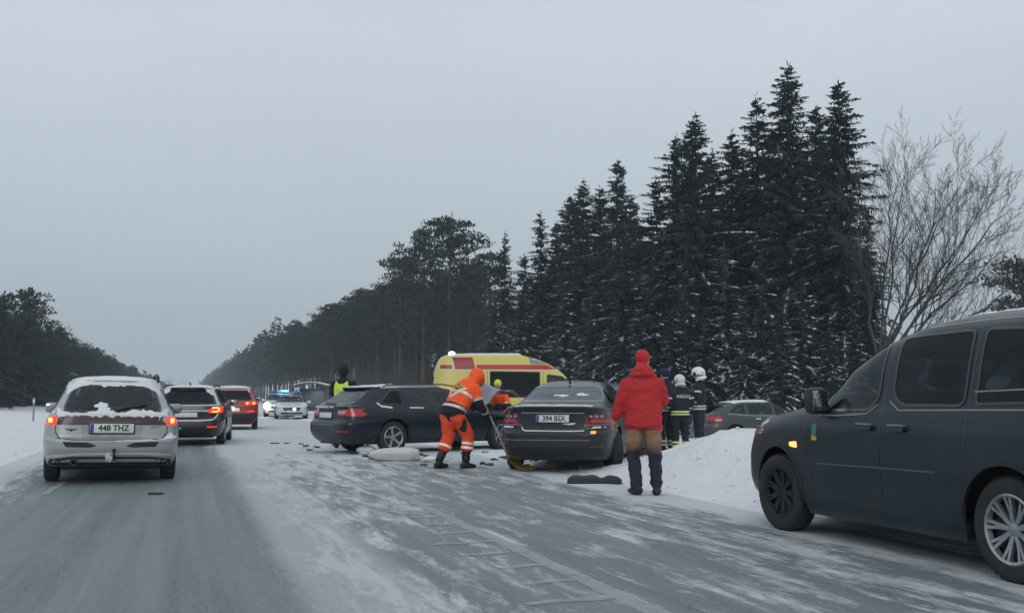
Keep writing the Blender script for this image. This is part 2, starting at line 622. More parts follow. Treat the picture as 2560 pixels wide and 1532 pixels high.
def road_mat():
    m, t, p = new_mat('salted asphalt')
    co = t.nodes.new('ShaderNodeTexCoord')
    s = t.nodes.new('ShaderNodeSeparateXYZ')
    t.links.new(co.outputs['Object'], s.inputs[0])
    X, Y = s.outputs['X'], s.outputs['Y']
    wob = mth(t, 'MULTIPLY', mth(t, 'SUBTRACT', tnoise(t, .35, 3), .5), .5)
    xf = mth(t, 'DIVIDE', mth(t, 'ADD', mth(t, 'ADD', X, wob), 4.0), 12.0, True)
    rp = t.nodes.new('ShaderNodeValToRGB')
    pts = [(-4, .95), (-2.9, .85), (-2.3, .56), (-1.75, .36), (-1.2, .20), (-.6, .27), (-.1, .20), (.45, .26), (.72, .36), (.95, .60), (1.2, .62), (1.5, .55), (1.9, .50), (2.3, .54), (2.7, .46), (3.3, .44), (4.2, .48), (4.9, .56), (5.35, .80), (5.8, 1.0)]
    el = rp.color_ramp.elements
    while len(el) > 1: el.remove(el[-1])
    for i, (x, v) in enumerate(pts):
        q = el[0] if i == 0 else el.new((x + 4) / 12)
        q.position = (x + 4) / 12
        q.color = (v, v, v, 1)
    t.links.new(xf, rp.inputs[0])
    far = mth(t, 'MULTIPLY', mth(t, 'DIVIDE', mth(t, 'SUBTRACT', Y, 13.0), 14.0, True), mth(t, 'DIVIDE', mth(t, 'ADD', X, .2), 1.2, True))
    cov = mth(t, 'ADD', rp.outputs[0], mth(t, 'MULTIPLY', far, .30))
    cov = mth(t, 'ADD', cov, mth(t, 'MULTIPLY', mth(t, 'DIVIDE', mth(t, 'SUBTRACT', Y, 22.0), 40.0, True), .12))
    n1 = tnoise(t, 1.0, 10, .70, (4.6, .75, 1), dist=.35)
    n2 = tnoise(t, .55, 4, .55, (1, .35, 1))
    n3 = tnoise(t, 16.0, 6, .7, (1, .45, 1))
    nn = mth(t, 'ADD', mth(t, 'ADD', mth(t, 'MULTIPLY', n1, .62), mth(t, 'MULTIPLY', n2, .2)), mth(t, 'MULTIPLY', n3, .18))
    nn = mth(t, 'ADD', mth(t, 'MULTIPLY', mth(t, 'SUBTRACT', nn, .5), 1.55), .5)
    raw = mth(t, 'ADD', nn, mth(t, 'MULTIPLY', mth(t, 'SUBTRACT', cov, .5), .75))
    mask = mth(t, 'MULTIPLY', mth(t, 'SUBTRACT', raw, .47), 7.0, True)
    dust = mth(t, 'MULTIPLY', mth(t, 'SUBTRACT', raw, .22), 1.5, True)
    fine = tnoise(t, 32.0, 5, .8, (1, .7, 1))
    trk = tnoise(t, 1.0, 5, .65, (3.6, .06, 1))
    fc = mth(t, 'ADD', mth(t, 'MULTIPLY', mth(t, 'SUBTRACT', fine, .5), 3.0), .5, True)
    a0 = mixc(t, fc, (.024, .036, .039), (.188, .222, .226))
    a1 = mixc(t, mth(t, 'MULTIPLY', mth(t, 'SUBTRACT', trk, .36), 2.6, True), a0, (.195, .228, .232))
    a2 = mixc(t, mth(t, 'MULTIPLY', dust, .36), a1, (.335, .37, .385))
    sn = mixc(t, n3, (.47, .50, .52), (.62, .65, .68))
    dx = mth(t, 'ABSOLUTE', mth(t, 'SUBTRACT', mth(t, 'ADD', X, mth(t, 'MULTIPLY', wob, .5)), 1.05))
    bnd = mth(t, 'MULTIPLY', mth(t, 'SUBTRACT', mth(t, 'SUBTRACT', .46, dx), mth(t, 'MULTIPLY', mth(t, 'SUBTRACT', n3, .5), .35)), 5.0, True)
    a3 = mixc(t, mth(t, 'MULTIPLY', mask, .86), a2, sn)
    a4 = mixc(t, mth(t, 'MULTIPLY', bnd, .62), a3, mixc(t, n3, (.36, .395, .41), (.50, .535, .555)))
    t.links.new(a4, p.inputs['Base Color'])
    t.links.new(mth(t, 'ADD', mth(t, 'MULTIPLY', mask, .25), .55, True), p.inputs['Roughness'])
    p.inputs['Specular IOR Level'].default_value = .35
    hgt = mth(t, 'ADD', mth(t, 'MULTIPLY', mask, 1.0), mth(t, 'MULTIPLY', fine, .35))
    bump(t, p, hgt, .55, .018)
    return m
M['road'] = road_mat()
rx = [-3.3, -2.8, -2, -1, 0, 1, 2, 3, 4, 5, 5.5, 5.85]
ry = axis([(-25, 60, 5), (60, 200, 20), (200, 3200, 200)])
V = [(x + (.12 * fbm(x, y, .4) if i in (0, len(rx) - 1) else 0), y, -.02 if i in (0, len(rx) - 1) else 0.0) for y in ry for i, x in enumerate(rx)]
nx = len(rx)
Fc = [(j * nx + i, j * nx + i + 1, (j + 1) * nx + i + 1, (j + 1) * nx + i) for j in range(len(ry) - 1) for i in range(nx - 1)]
tag(mk('road', V, Fc, M['road'], smooth=False), 'grey salted road streaked with packed snow', None, None, 'structure')

def worn(name, col, cover):
    m, t, p = new_mat(name)
    n = tnoise(t, 5, 8, .78)
    f = mth(t, 'MULTIPLY', mth(t, 'SUBTRACT', n, 1.06 - cover), 5.0, True)
    p.inputs['Base Color'].default_value = (*col, 1)
    p.inputs['Roughness'].default_value = .7
    tr = t.nodes.new('ShaderNodeBsdfTransparent')
    mxs = t.nodes.new('ShaderNodeMixShader')
    t.links.new(mth(t, 'MULTIPLY', f, .62 if name.startswith('worn') else .5), mxs.inputs[0])
    t.links.new(tr.outputs[0], mxs.inputs[1]); t.links.new(p.outputs[0], mxs.inputs[2])
    t.links.new(mxs.outputs[0], t.nodes['Material Output'].inputs[0])
    return m
M['line'] = worn('worn road paint', (.40, .43, .44), .80)
M['rung'] = worn('snow packed in rumble strip', (.45, .48, .49), .74)

def strip(name, x0, x1, y0, y1, z, m, parent=None, seg=.5, wob=.012, seed=0):
    rr = random.Random(seed)
    n = max(2, int((y1 - y0) / seg))
    v, f = [], []
    for i in range(n + 1):
        y = y0 + (y1 - y0) * i / n
        v += [(x0 + rr.uniform(-wob, wob), y, z), (x1 + rr.uniform(-wob, wob), y, z)]
    f = [(2 * i, 2 * i + 1, 2 * i + 3, 2 * i + 2) for i in range(n)]
    return mk(name, v, f, m, parent, smooth=False)
ln = strip('edge_line', 2.42, 2.55, 1.0, 15.5, .004, M['line'])
tag(ln, 'worn pale edge line with rumble rungs painted on the road', None, None, 'structure')
for k in range(17):
    y = 4.6 + k * .63
    rr = random.Random(k)
    v, f = [], []
    n = 9
    wd = rr.uniform(.3, .6)
    for i in range(n + 1):
        x = 2.46 - wd * i / n
        d = .012 * math.sin(i * 1.1 + k) + rr.uniform(-.008, .008)
        th = (.045 + .02 * rr.random()) * (1 - .35 * i / n)
        v += [(x, y + d - th - .05 * i / n, .006), (x, y + d + th - .05 * i / n, .006)]
    f = [(2 * i, 2 * i + 1, 2 * i + 3, 2 * i + 2) for i in range(n)]
    mk('rung', v, f, M['rung'], ln, smooth=False)
tag(strip('lane_line', -1.66, -1.57, 14.0, 19.5, .004, M['line'], seed=4), 'short worn lane line beside the silver estate', None, None, 'structure')

# ------------------------------------------------------------------ trees
def kites(base, dirv, wid):
    """n x 4 corner points of leaf sprays"""
    b, d, w_ = np.array(base), np.array(dirv), np.array(wid)
    return np.stack([b, b + d * .42 + w_, b + d, b + d * .42 - w_], 1)

def quads_mesh(name, q, m, extra=None):
    v = q.reshape(-1, 3)
    f = np.arange(len(v)).reshape(-1, 4)
    vl, fl = v.tolist(), f.tolist()
    if extra:
        n = len(vl)
        vl += [tuple(a) for a in extra.v]; fl += [[i + n for i in a] for a in extra.f]
    me = bpy.data.meshes.new(name)
    me.from_pydata(vl, [], fl)
    me.materials.append(m)
    return me

def foliage(name, a, b, sc_=1.2):
    m, t, p = new_mat(name)
    g = t.nodes.new('ShaderNodeNewGeometry')
    oi = t.nodes.new('ShaderNodeObjectInfo')
    n = tnoise(t, sc_, 4, .6)
    f = mth(t, 'ADD', mth(t, 'MULTIPLY', n, .6), mth(t, 'MULTIPLY', g.outputs['Random Per Island'], .4), True)
    f = mth(t, 'ADD', f, mth(t, 'MULTIPLY', mth(t, 'SUBTRACT', oi.outputs['Random'], .5), .35), True)
    t.links.new(mixc(t, f, a, b), p.inputs['Base Color'])
    p.inputs['Roughness'].default_value = .75
    p.inputs['Specular IOR Level'].default_value = .25
    return m
M['needle'] = foliage('spruce needles', (.016, .030, .032), (.058, .082, .076))
M['pine'] = foliage('pine needles', (.015, .025, .022), (.042, .058, .046))
M['bark'] = mat('spruce bark', (.05, .045, .042), .9, vary=.4, vscale=3)
M['pinebark'] = mat('pine bark', (.095, .062, .048), .9, vary=.5, vscale=1.2)
M['twig'] = mat('bare twigs', (.055, .057, .056), .9, vary=.35, vscale=1)
M['hoar'] = mat('snow on branches', (.66, .68, .71), .9, vary=.15)

def spruce(seed, H=16.0, rad=.135, snow_top=.72, gap=.2, lean=0.0, sparse=1.0, low=.03, dens=1.0, snowy=.75):
    rr = random.Random(seed)
    tr = MB()
    k = 9
    pts = [(lean * H * (i / k) ** 2 + rr.uniform(-.04, .04), rr.uniform(-.04, .04), H * i / k) for i in range(k + 1)]
    tr.tube(pts, [.0095 * H * (1 - i / k) ** .9 + .010 for i in range(k + 1)], 7)
    B, D, W_ = [], [], []
    SB, SD, SW = [], [], []
    z = H * low
    st = MB()
    while z < H * .995:
        t = z / H
        Rr = rad * H * ((1 - t) ** .66) * (.55 + .45 * min(1, t / .12)) * rr.uniform(.82, 1.12) + .12
        n = max(3, int(round((5.2 - 1.0 * t) * sparse)))
        a0 = rr.uniform(0, 6.28)
        for i in range(n):
            a = a0 + 6.283 * i / n + rr.uniform(-.35, .35)
            nz_ = noise.noise(Vector((math.cos(a) * 1.3, math.sin(a) * 1.3, z * .55 + seed * 3.7)))
            if nz_ < -.34 and t > .08: continue
            ln_ = Rr * rr.uniform(.6, 1.15) * (.92 + .75 * nz_)
            if rr.random() < .06: ln_ *= 1.3
            o = Vector((lean * H * t * t, 0, z + rr.uniform(-.2, .2)))
            out = Vector((math.cos(a), math.sin(a), 0))
            side = Vector((-math.sin(a), math.cos(a), 0))
            droop = (.24 + .52 * (1 - t) ** 1.1) * rr.uniform(.6, 1.35)
            rise = .42 * t * rr.uniform(.4, 1.3)
            def at(u):
                return o + out * ln_ * u + Vector((0, 0, ln_ * (rise * u - droop * u * u + .20 * droop * u ** 4)))
            if ln_ > .5: st.tube([at(0), at(.5), at(1)], [.012 + .012 * ln_, .012, .005], 3, cap=False)
            white = rr.random() < snowy * (1 - t / snow_top) ** .5 if t < snow_top else False
            if white:
                for q in range(max(2, int(ln_ / .28))):
                    u0 = .2 + .75 * (q + rr.random() * .6) / max(2, int(ln_ / .28))
                    if rr.random() < .25: continue
                    p0, p1 = at(u0), at(min(1.05, u0 + .3 / max(.3, ln_)))
                    SB.append(p0 + Vector((0, 0, .06))); SD.append((p1 - p0) * rr.uniform(.8, 1.3)); SW.append((side * rr.uniform(.5, 1) + Vector((0, 0, rr.uniform(.0, .8)))) * rr.uniform(.05, .10))
            m_ = max(10, int(ln_ * (14 + 12 * t) * dens))
            for j in range(m_):
                u = (j + rr.random()) / m_
                u = .03 + .97 * u
                p = at(u)
                sg = 1 if j % 2 else -1
                l2 = (.20 + .26 * (1 - u) * min(1, ln_)) * rr.uniform(.7, 1.5) * (.8 + .2 * (1 - t))
                hang = rr.uniform(.15, 1.15) * (.35 + .65 * (1 - t))
                d = (out * rr.uniform(.35, .9) + side * sg * rr.uniform(.4, 1.0) + Vector((0, 0, -hang + .25 * t))).normalized() * l2
                wv = d.cross(Vector((rr.uniform(-.5, .5), rr.uniform(-.5, .5), 1))).normalized() * rr.uniform(.055, .115) * (1 - .45 * t)
                B.append(p); D.append(d); W_.append(wv)
                if rr.random() < .75:      # hanging curtain
                    d2 = (Vector((0, 0, -1)) + out * rr.uniform(0, .4) + side * rr.uniform(-.3, .3)).normalized() * l2 * rr.uniform(.7, 1.6) * (.45 + .55 * (1 - t))
                    B.append(p + d * .3); D.append(d2); W_.append(side * rr.uniform(.04, .08))
                sp = .80 * max(0, 1 - t / snow_top) ** .7
                if white and rr.random() < sp * (.25 + .75 * u):
                    d3 = Vector((d.x, d.y, d.z * .55)) * rr.uniform(.6, 1.1)
                    w3 = d3.cross(Vector((rr.uniform(-.3, .3), rr.uniform(-.3, .3), 1))).normalized() * rr.uniform(.03, .065)
                    SB.append(p + out * .04 + Vector((0, 0, .05))); SD.append(d3); SW.append(w3)
            # tip
            B.append(at(.86)); D.append((at(1) - at(.86)) * 1.9); W_.append(side * .05)
        z += gap * rr.uniform(.7, 1.25) * (.75 + .5 * (1 - t))
    for j in range(16):
        a = rr.uniform(0, 6.28)
        B.append((lean * H, 0, H + .12 - .10 * j)); D.append((.12 * math.cos(a) * (1 + j * .15), .12 * math.sin(a) * (1 + j * .15), .3)); W_.append((.03 * math.sin(a), -.03 * math.cos(a), 0))
    trunk = bpy.data.meshes.new('trunk')
    tr.add(st.v, st.f)
    trunk.from_pydata(tr.v, [], tr.f); trunk.materials.append(M['bark'])
    crown = quads_mesh('crown', kites(B, D, W_), M['needle'])
    snow_ = quads_mesh('snow', kites(SB, SD, SW), M['hoar']) if SB else None
    return trunk, crown, snow_, H

def pine(seed, H=17.0, crown_from=.5, wide=.16, clumps=46, dens=1.0):
    rr = random.Random(seed)
    tr = MB()
    k = 10
    bx, by = rr.uniform(-.02, .02) * H, rr.uniform(-.02, .02) * H
    def ax_(t): return Vector((bx * math.sin(t * 3), by * math.sin(t * 2.5), H * .92 * t))
    tr.tube([ax_(i / k) for i in range(k + 1)], [.0105 * H * (1 - .85 * i / k) + .01 for i in range(k + 1)], 7)
    B, D, W_ = [], [], []
    for c in range(clumps):
        t = crown_from + (1 - crown_from) * (rr.random() ** .75)
        a = rr.uniform(0, 6.28)
        prof = math.sin(min(1, (1.02 - t) / (1.02 - crown_from) * 1.25 + .12) * math.pi * .62)
        ln_ = wide * H * prof * rr.uniform(.35, 1.15)
        o = ax_(t - .03)
        tip = o + Vector((math.cos(a) * ln_, math.sin(a) * ln_, ln_ * rr.uniform(.05, .55)))
        mid = o.lerp(tip, .55) + Vector((0, 0, -.08 * ln_))
        tr.tube([o, mid, tip], [.03 + .012 * ln_, .02, .008], 4, cap=False)
        for s in range(2 if ln_ > .8 else 1):
            cc = tip if s == 0 else mid + Vector((rr.uniform(-.5, .5), rr.uniform(-.5, .5), rr.uniform(.1, .4)))
            rc = rr.uniform(.42, .85) * (.8 + .2 * prof)
            for j in range(int(34 * dens)):
                v = Vector((rr.gauss(0, 1), rr.gauss(0, 1), rr.gauss(0, 1))).normalized()
                q = cc + Vector((v.x, v.y, v.z * .55)) * rc * rr.random() ** .5
                d = (Vector((v.x, v.y, abs(v.z) * .6 + .45)) + Vector((rr.uniform(-.4, .4), rr.uniform(-.4, .4), rr.uniform(-.2, .5)))).normalized() * rr.uniform(.18, .36)
                wv = d.cross(Vector((rr.uniform(-1, 1), rr.uniform(-1, 1), rr.uniform(-1, 1)))).normalized() * rr.uniform(.05, .10)
                B.append(q); D.append(d); W_.append(wv)
    for c in range(16):            # dead snags on the bole
        t = rr.uniform(.15, crown_from + .1)
        a = rr.uniform(0, 6.28)
        o = ax_(t)
        l = rr.uniform(.4, 1.6)
        tr.tube([o, o + Vector((math.cos(a) * l, math.sin(a) * l, rr.uniform(-.3, .25)))], [.022, .006], 3, cap=False)
    trunk = bpy.data.meshes.new('trunk')
    trunk.from_pydata(tr.v, [], tr.f); trunk.materials.append(M['pinebark'])
    return trunk, quads_mesh('crown', kites(B, D, W_), M['pine']), None, H

def tree(name, v, x, y, h, label, group, cat='tree', rot=None, wide=1.0):
    root = empty(name, (x, y, gh(x, y) - .05))
    k = h / v[3]
    root.scale = (k * wide, k * wide, k)
    root.rotation_euler = (0, 0, random.uniform(0, 6.28) if rot is None else rot)
    use('trunk', v[0], root); use('crown', v[1], root)
    if v[2]: tag(use('branch_snow', v[2], root), kind='stuff')
    tag(root, label, cat, group)
    return root

F_, YAW, PIT = 2617.0, R(17.2), R(4.94)
def at(px, py, d):
    """world point seen at photo pixel (px, py) at distance d along the view"""
    r, u = (px - 1280) / F_, (766 - py) / F_
    fy, fz = math.cos(PIT) - u * math.sin(PIT), math.sin(PIT) + u * math.cos(PIT)
    k = d / fy
    return (r * k * math.cos(YAW) + d * math.sin(YAW), -r * k * math.sin(YAW) + d * math.cos(YAW), 1.18 + fz * k)

SP = [spruce(11, rad=.215), spruce(12, rad=.20, lean=.01), spruce(13, rad=.25), spruce(14, rad=.17, gap=.22), spruce(15, rad=.22, lean=-.012, low=.1), spruce(16, rad=.23, gap=.21)]
SPL = [spruce(21, 9.0, .22, .95, .22, snowy=1.0), spruce(22, 9.5, .22, 1.0, .27, snowy=1.0), spruce(23, 8.0, .24, 1.0, .25, snowy=1.0)]
big = [
    (1970, 165, 53, 0, 'tallest spruce, its tip the highest point of the dark row'),
    (2095, 212, 50, 1, 'tall spruce nearest the bare tree, with a visible lower trunk'),
    (1890, 245, 55, 3, 'slim spruce just left of the tallest one'),
    (2036, 275, 57, 1, 'spruce top showing between the two tallest spires'),
    (1736, 292, 50, 5, 'broad spruce with a blunt bushy top left of the tallest group'),
    (1822, 335, 56, 4, 'lower spruce between the blunt-topped one and the slim one'),
    (1540, 408, 68, 1, 'spruce with a sharp leading tip above the ambulance windscreen'),
    (1457, 455, 70, 5, 'round-shouldered spruce left of the sharp-tipped one'),
    (1352, 535, 74, 3, 'smaller pointed spruce above the ambulance roof'),
    (1262, 585, 82, 3, 'thin lone spruce standing in the gap before the pines'),
]
for px, py, d, k, lab in big:
    x, y, z = at(px, py, d)
    tree('spruce_tree', SP[k], x, y, z - gh(x, y), lab, 'tall spruces on the right', wide=1.08 if px != 1262 else .8)
for px, py, d, k in [(1690, 345, 53, 1), (1640, 450, 56, 0), (1780, 380, 60, 1), (1425, 492, 76, 1), (1500, 470, 73, 0), (1598, 560, 62, 3), (1930, 330, 60, 2), (1860, 400, 62, 0), (2000, 360, 62, 2), (1395, 560, 80, 2), (1310, 640, 84, 0), (1575, 500, 78, 2), (1720, 430, 66, 0), (2070, 380, 64, 3)]:
    x, y, z = at(px, py, d)
    tree('spruce_tree', SP[(k * 2 + px) % 6], x, y, z - gh(x, y), 'tall spruce filling the dark row behind its taller neighbours', 'spruces filling the row', wide=random.uniform(1.05, 1.35))
for i, (px, py, d) in enumerate([(1905, 640, 43), (2005, 690, 41), (1810, 620, 45), (1715, 640, 46), (1630, 600, 50), (1560, 640, 54), (1485, 680, 58), (1405, 690, 62), (1310, 720, 68), (1235, 770, 72), (2070, 790, 39), (2135, 800, 41), (1950, 760, 39), (1860, 750, 40), (1760, 780, 41), (1680, 780, 44), (1600, 760, 47)]):
    x, y, z = at(px, py, d)
    tree('young_spruce', SPL[i % 3], x, y, z - gh(x, y), 'snow-laden young spruce at the foot of the dark row', 'young spruces under the row')
x, y, z = at(2165, 520, 47)
tree('spruce_tree', SP[3], x, y, z, 'ragged small spruce tangled with the bare tree', None, wide=.9)

PN = [pine(31, 17, .42, .17, 62), pine(32, 18, .40, .18, 70), pine(33, 16, .45, .16, 56), pine(34, 17, .36, .19, 76)]
PNL = [pine(36, 10, .2, .22, 60, .8), pine(37, 11, .3, .2, 54, .8)]
x, y, z = at(1130, 500, 88); tree('pine_tree', PN[1], x, y, z * 1.05, 'tallest pine, at the near end of the pine wood', 'roadside pines')
x, y, z = at(1175, 640, 86); tree('pine_tree', PN[3], x, y, z, 'pine with loose side branches at the edge of the gap', 'roadside pines', wide=.9)
x, y, z = at(1060, 525, 92); tree('pine_tree', PN[3], x, y, z, 'second tall pine, left of the tallest one', 'roadside pines')
x, y, z = at(1000, 588, 99); tree('pine_tree', PN[0], x, y, z, 'pine forming the shoulder step of the pine wood', 'roadside pines')
rr = random.Random(77)
for row in range(3):
    yy = 92.0 + row * 3
    while yy < 205:
        if row > 0 or yy > 100:
            x = 21.5 - (yy - 88) * .036 + row * 3.6 + rr.uniform(-1.2, 1.2)
            h = 15.2 + rr.uniform(-1.4, 1.6) + (.0 if row else -.3)
            tree('pine_tree', PN[rr.randrange(4)], x, yy, h, 'tall bare-stemmed pine in the roadside wood', 'pines of the roadside wood', wide=rr.uniform(.9, 1.15))
        yy += rr.uniform(2.6, 4.6) if row == 0 else rr.uniform(3.5, 6)
for k in range(46):      # understorey behind the pine stems
    yy = 96 + k * 2.5 + rr.uniform(-1, 1)
    tree('young_spruce', SPL[k % 3], 30.5 - (yy - 88) * .03 + rr.uniform(-1.5, 2.5), yy, rr.uniform(5.5, 9.5), 'dark young spruce deep among the pine stems', 'understorey of the pine wood', wide=1.25)
x, y, z = at(2548, 610, 58); tree('pine_tree', PNL[1], x, y, z, 'dark pine at the far edge beyond the bare tree', None, wide=1.3)
x, y, z = at(70, 712, 84); tree('pine_tree', PNL[1], x, y, z, 'tallest conifer of the wood left of the road', None, wide=.95)
for row in range(4):
    yy = 74.0 + row * 1.5
    while yy < 205:
        x = -13.6 - row * 2.6 + rr.uniform(-.8, .8)
        h = 8.3 + rr.uniform(-1.3, 1.1) - .004 * (yy - 80)
        v = (SPL[rr.randrange(3)][:2] + (None,) + (SPL[0][3],)) if rr.random() < .5 else PNL[rr.randrange(2)]
        if v[2] is None and v[3] == SPL[0][3]:
            k = rr.randrange(3); v = (SPL[k][0], SPL[k][1], None, SPL[k][3])
        tree('conifer_tree', v, x, yy, h, 'dark conifer in the wood left of the road', 'conifers left of the road', wide=rr.uniform(1.0, 1.3))
        yy += rr.uniform(2.6, 4.4)

def far_wood(name, label, spots, seed, per=330, m=None):
    rr = random.Random(seed)
    B, D, W_ = [], [], []
    ex = MB()
    for (x, y, h, r, pn) in spots:
        ex.tube([(x, y, -.1), (x, y, h * .9)], [.16, .04], 4, cap=False)
        for j in range(per):
            t = rr.random() ** .8
            if pn: t = .32 + .68 * t; rad = r * math.sin(min(1, (1.03 - t) * 1.9) * 1.57)
            else: rad = r * (1.02 - t)
            a = rr.uniform(0, 6.28); q = rad * rr.random() ** .45
            s = rr.uniform(.35, .8)
            d = Vector((math.cos(a) * rr.uniform(.2, 1), math.sin(a) * rr.uniform(.2, 1), rr.uniform(-.5, .6))).normalized() * s
            wv = d.cross(Vector((rr.uniform(-1, 1), rr.uniform(-1, 1), rr.uniform(-1, 1)))).normalized() * s * .3
            B.append((x + q * math.cos(a), y + q * math.sin(a), h * t)); D.append(d); W_.append(wv)
    me = quads_mesh(name, kites(B, D, W_), M['pine'], ex)
    tag(link(bpy.data.objects.new(name, me)), label, 'forest', None, 'stuff')
sp = []
yy = 206.0
while yy < 900:
    f = (yy - 206) / 700
    for row in range(3):
        sp.append((17.3 - 6.5 * f + row * 4 + rr.uniform(-1.5, 1.5), yy + rr.uniform(-2, 2), 15.2 - 1.5 * f + rr.uniform(-2, 1.5), 2.6, True))
    yy += 4.5 + 8 * f
far_wood('far_pine_forest', 'distant dark pine forest along the right of the road', sp, 5, 260)
sp = []
yy = 206.0
while yy < 1000:
    f = (yy - 206) / 800
    for row in range(3):
        sp.append((-14 + 2.0 * f - row * 3.5 + rr.uniform(-1.5, 1.5), yy + rr.uniform(-2, 2), 8.2 + 1.0 * f + rr.uniform(-1.6, 1.3), 2.0, rr.random() < .5))
    yy += 4.0 + 8 * f
far_wood('far_conifer_forest', 'distant dark conifer forest along the left of the road', sp, 6, 230)
sp = []
for k in range(150):
    a = k / 149
    sp.append((70 + 330 * a + rr.uniform(-5, 5), 235 - 150 * a + rr.uniform(-6, 6), rr.uniform(9, 13), 3.2, rr.random() < .4))
far_wood('far_field_forest', 'distant low forest beyond the snowy field right of the road', sp, 16, 150)
# thicket floor between trunks: brush standing in the wood
def thicket(name, label, pts, seed, hmin, hmax, m):
    rr = random.Random(seed)
    b = MB()
    for x, y in pts:
        z0 = gh(x, y)
        for k in range(5):
            a = rr.uniform(0, 6.28); h = rr.uniform(hmin, hmax); l = rr.uniform(.1, .5) * h
            b.tube([(x + rr.uniform(-.4, .4), y + rr.uniform(-.4, .4), z0), (x + math.cos(a) * l * .5, y + math.sin(a) * l * .5, z0 + h * .6), (x + math.cos(a) * l, y + math.sin(a) * l, z0 + h)], [.022, .014, .004], 3, cap=False)
    o = b.build(name, m, smooth=False)
    tag(o, label, 'brush', None, 'stuff')
thicket('undergrowth', 'bare brush and thin stems under the pines', [(rr.uniform(17, 30) - (k % 2) * .0, rr.uniform(82, 150)) for k in range(420)], 8, 2.5, 6.5, M['twig'])
thicket('undergrowth', 'snowy brush along the foot of the spruces', [(rr.uniform(20, 29), rr.uniform(34, 62)) for k in range(200)], 9, .4, 1.3, M['twig'])

def bare_tree(seed, H, spread=.9, n0=5, m=None, maxlev=5, tilt=(0, 0)):
    rr = random.Random(seed)
    tr, tw = MB(), MB()
    def grow(p, d, l, r, lev):
        k = 7 if lev < 2 else (5 if lev < 4 else 3)
        pts, rad = [p], [r]
        q, dd = p.copy(), d.copy()
        for i in range(k):
            dd = (dd + Vector((rr.uniform(-1, 1), rr.uniform(-1, 1), rr.uniform(-.8, 1))) * (.15 + .035 * lev) + Vector((0, 0, .02))).normalized()
            q = q + dd * l / k
            pts.append(q.copy()); rad.append(r * (1 - .72 * (i + 1) / k) if lev < maxlev else r * (1 - .8 * (i + 1) / k))
        (tr if lev < 2 else tw).tube(pts, rad, 7 if lev < 2 else (4 if lev < 4 else 3), cap=False)
        if lev >= maxlev: return
        nb = (7, 8, 6, 4, 3)[min(lev, 4)]
        for i in range(nb):
            u = (.25 + .75 * (i + rr.random() * .8) / nb)
            j = min(int(u * k), k - 1)
            base = pts[j].lerp(pts[j + 1], u * k - j)
            perp = dd.cross(Vector((rr.uniform(-1, 1), rr.uniform(-1, 1), rr.uniform(-1, 1)))).normalized()
            nd = (dd * rr.uniform(.7, 1.1) + perp * rr.uniform(.45, .95) * spread + Vector((0, 0, .10))).normalized()
            grow(base, nd, l * rr.uniform(.45, .72), max(rad[j] * .58, .0065), lev + 1)
    for i in range(n0):
        a = 6.283 * i / n0 + rr.uniform(-.4, .4)
        s = rr.uniform(.25, .62) if n0 > 1 else .02
        grow(Vector((math.cos(a) * .15, math.sin(a) * .15, 0)), Vector((math.cos(a) * s + tilt[0], math.sin(a) * s + tilt[1], 1)).normalized(), H * rr.uniform(.62, .82), H * .0125, 0 if n0 == 1 else 1)
    out = []
    for b, nm in ((tr, 'trunk'), (tw, 'crown')):
        me = bpy.data.meshes.new(nm); me.from_pydata([tuple(v) for v in b.v], [], b.f); me.materials.append(m or M['twig']); out.append(me)
    return out[0], out[1], None, H
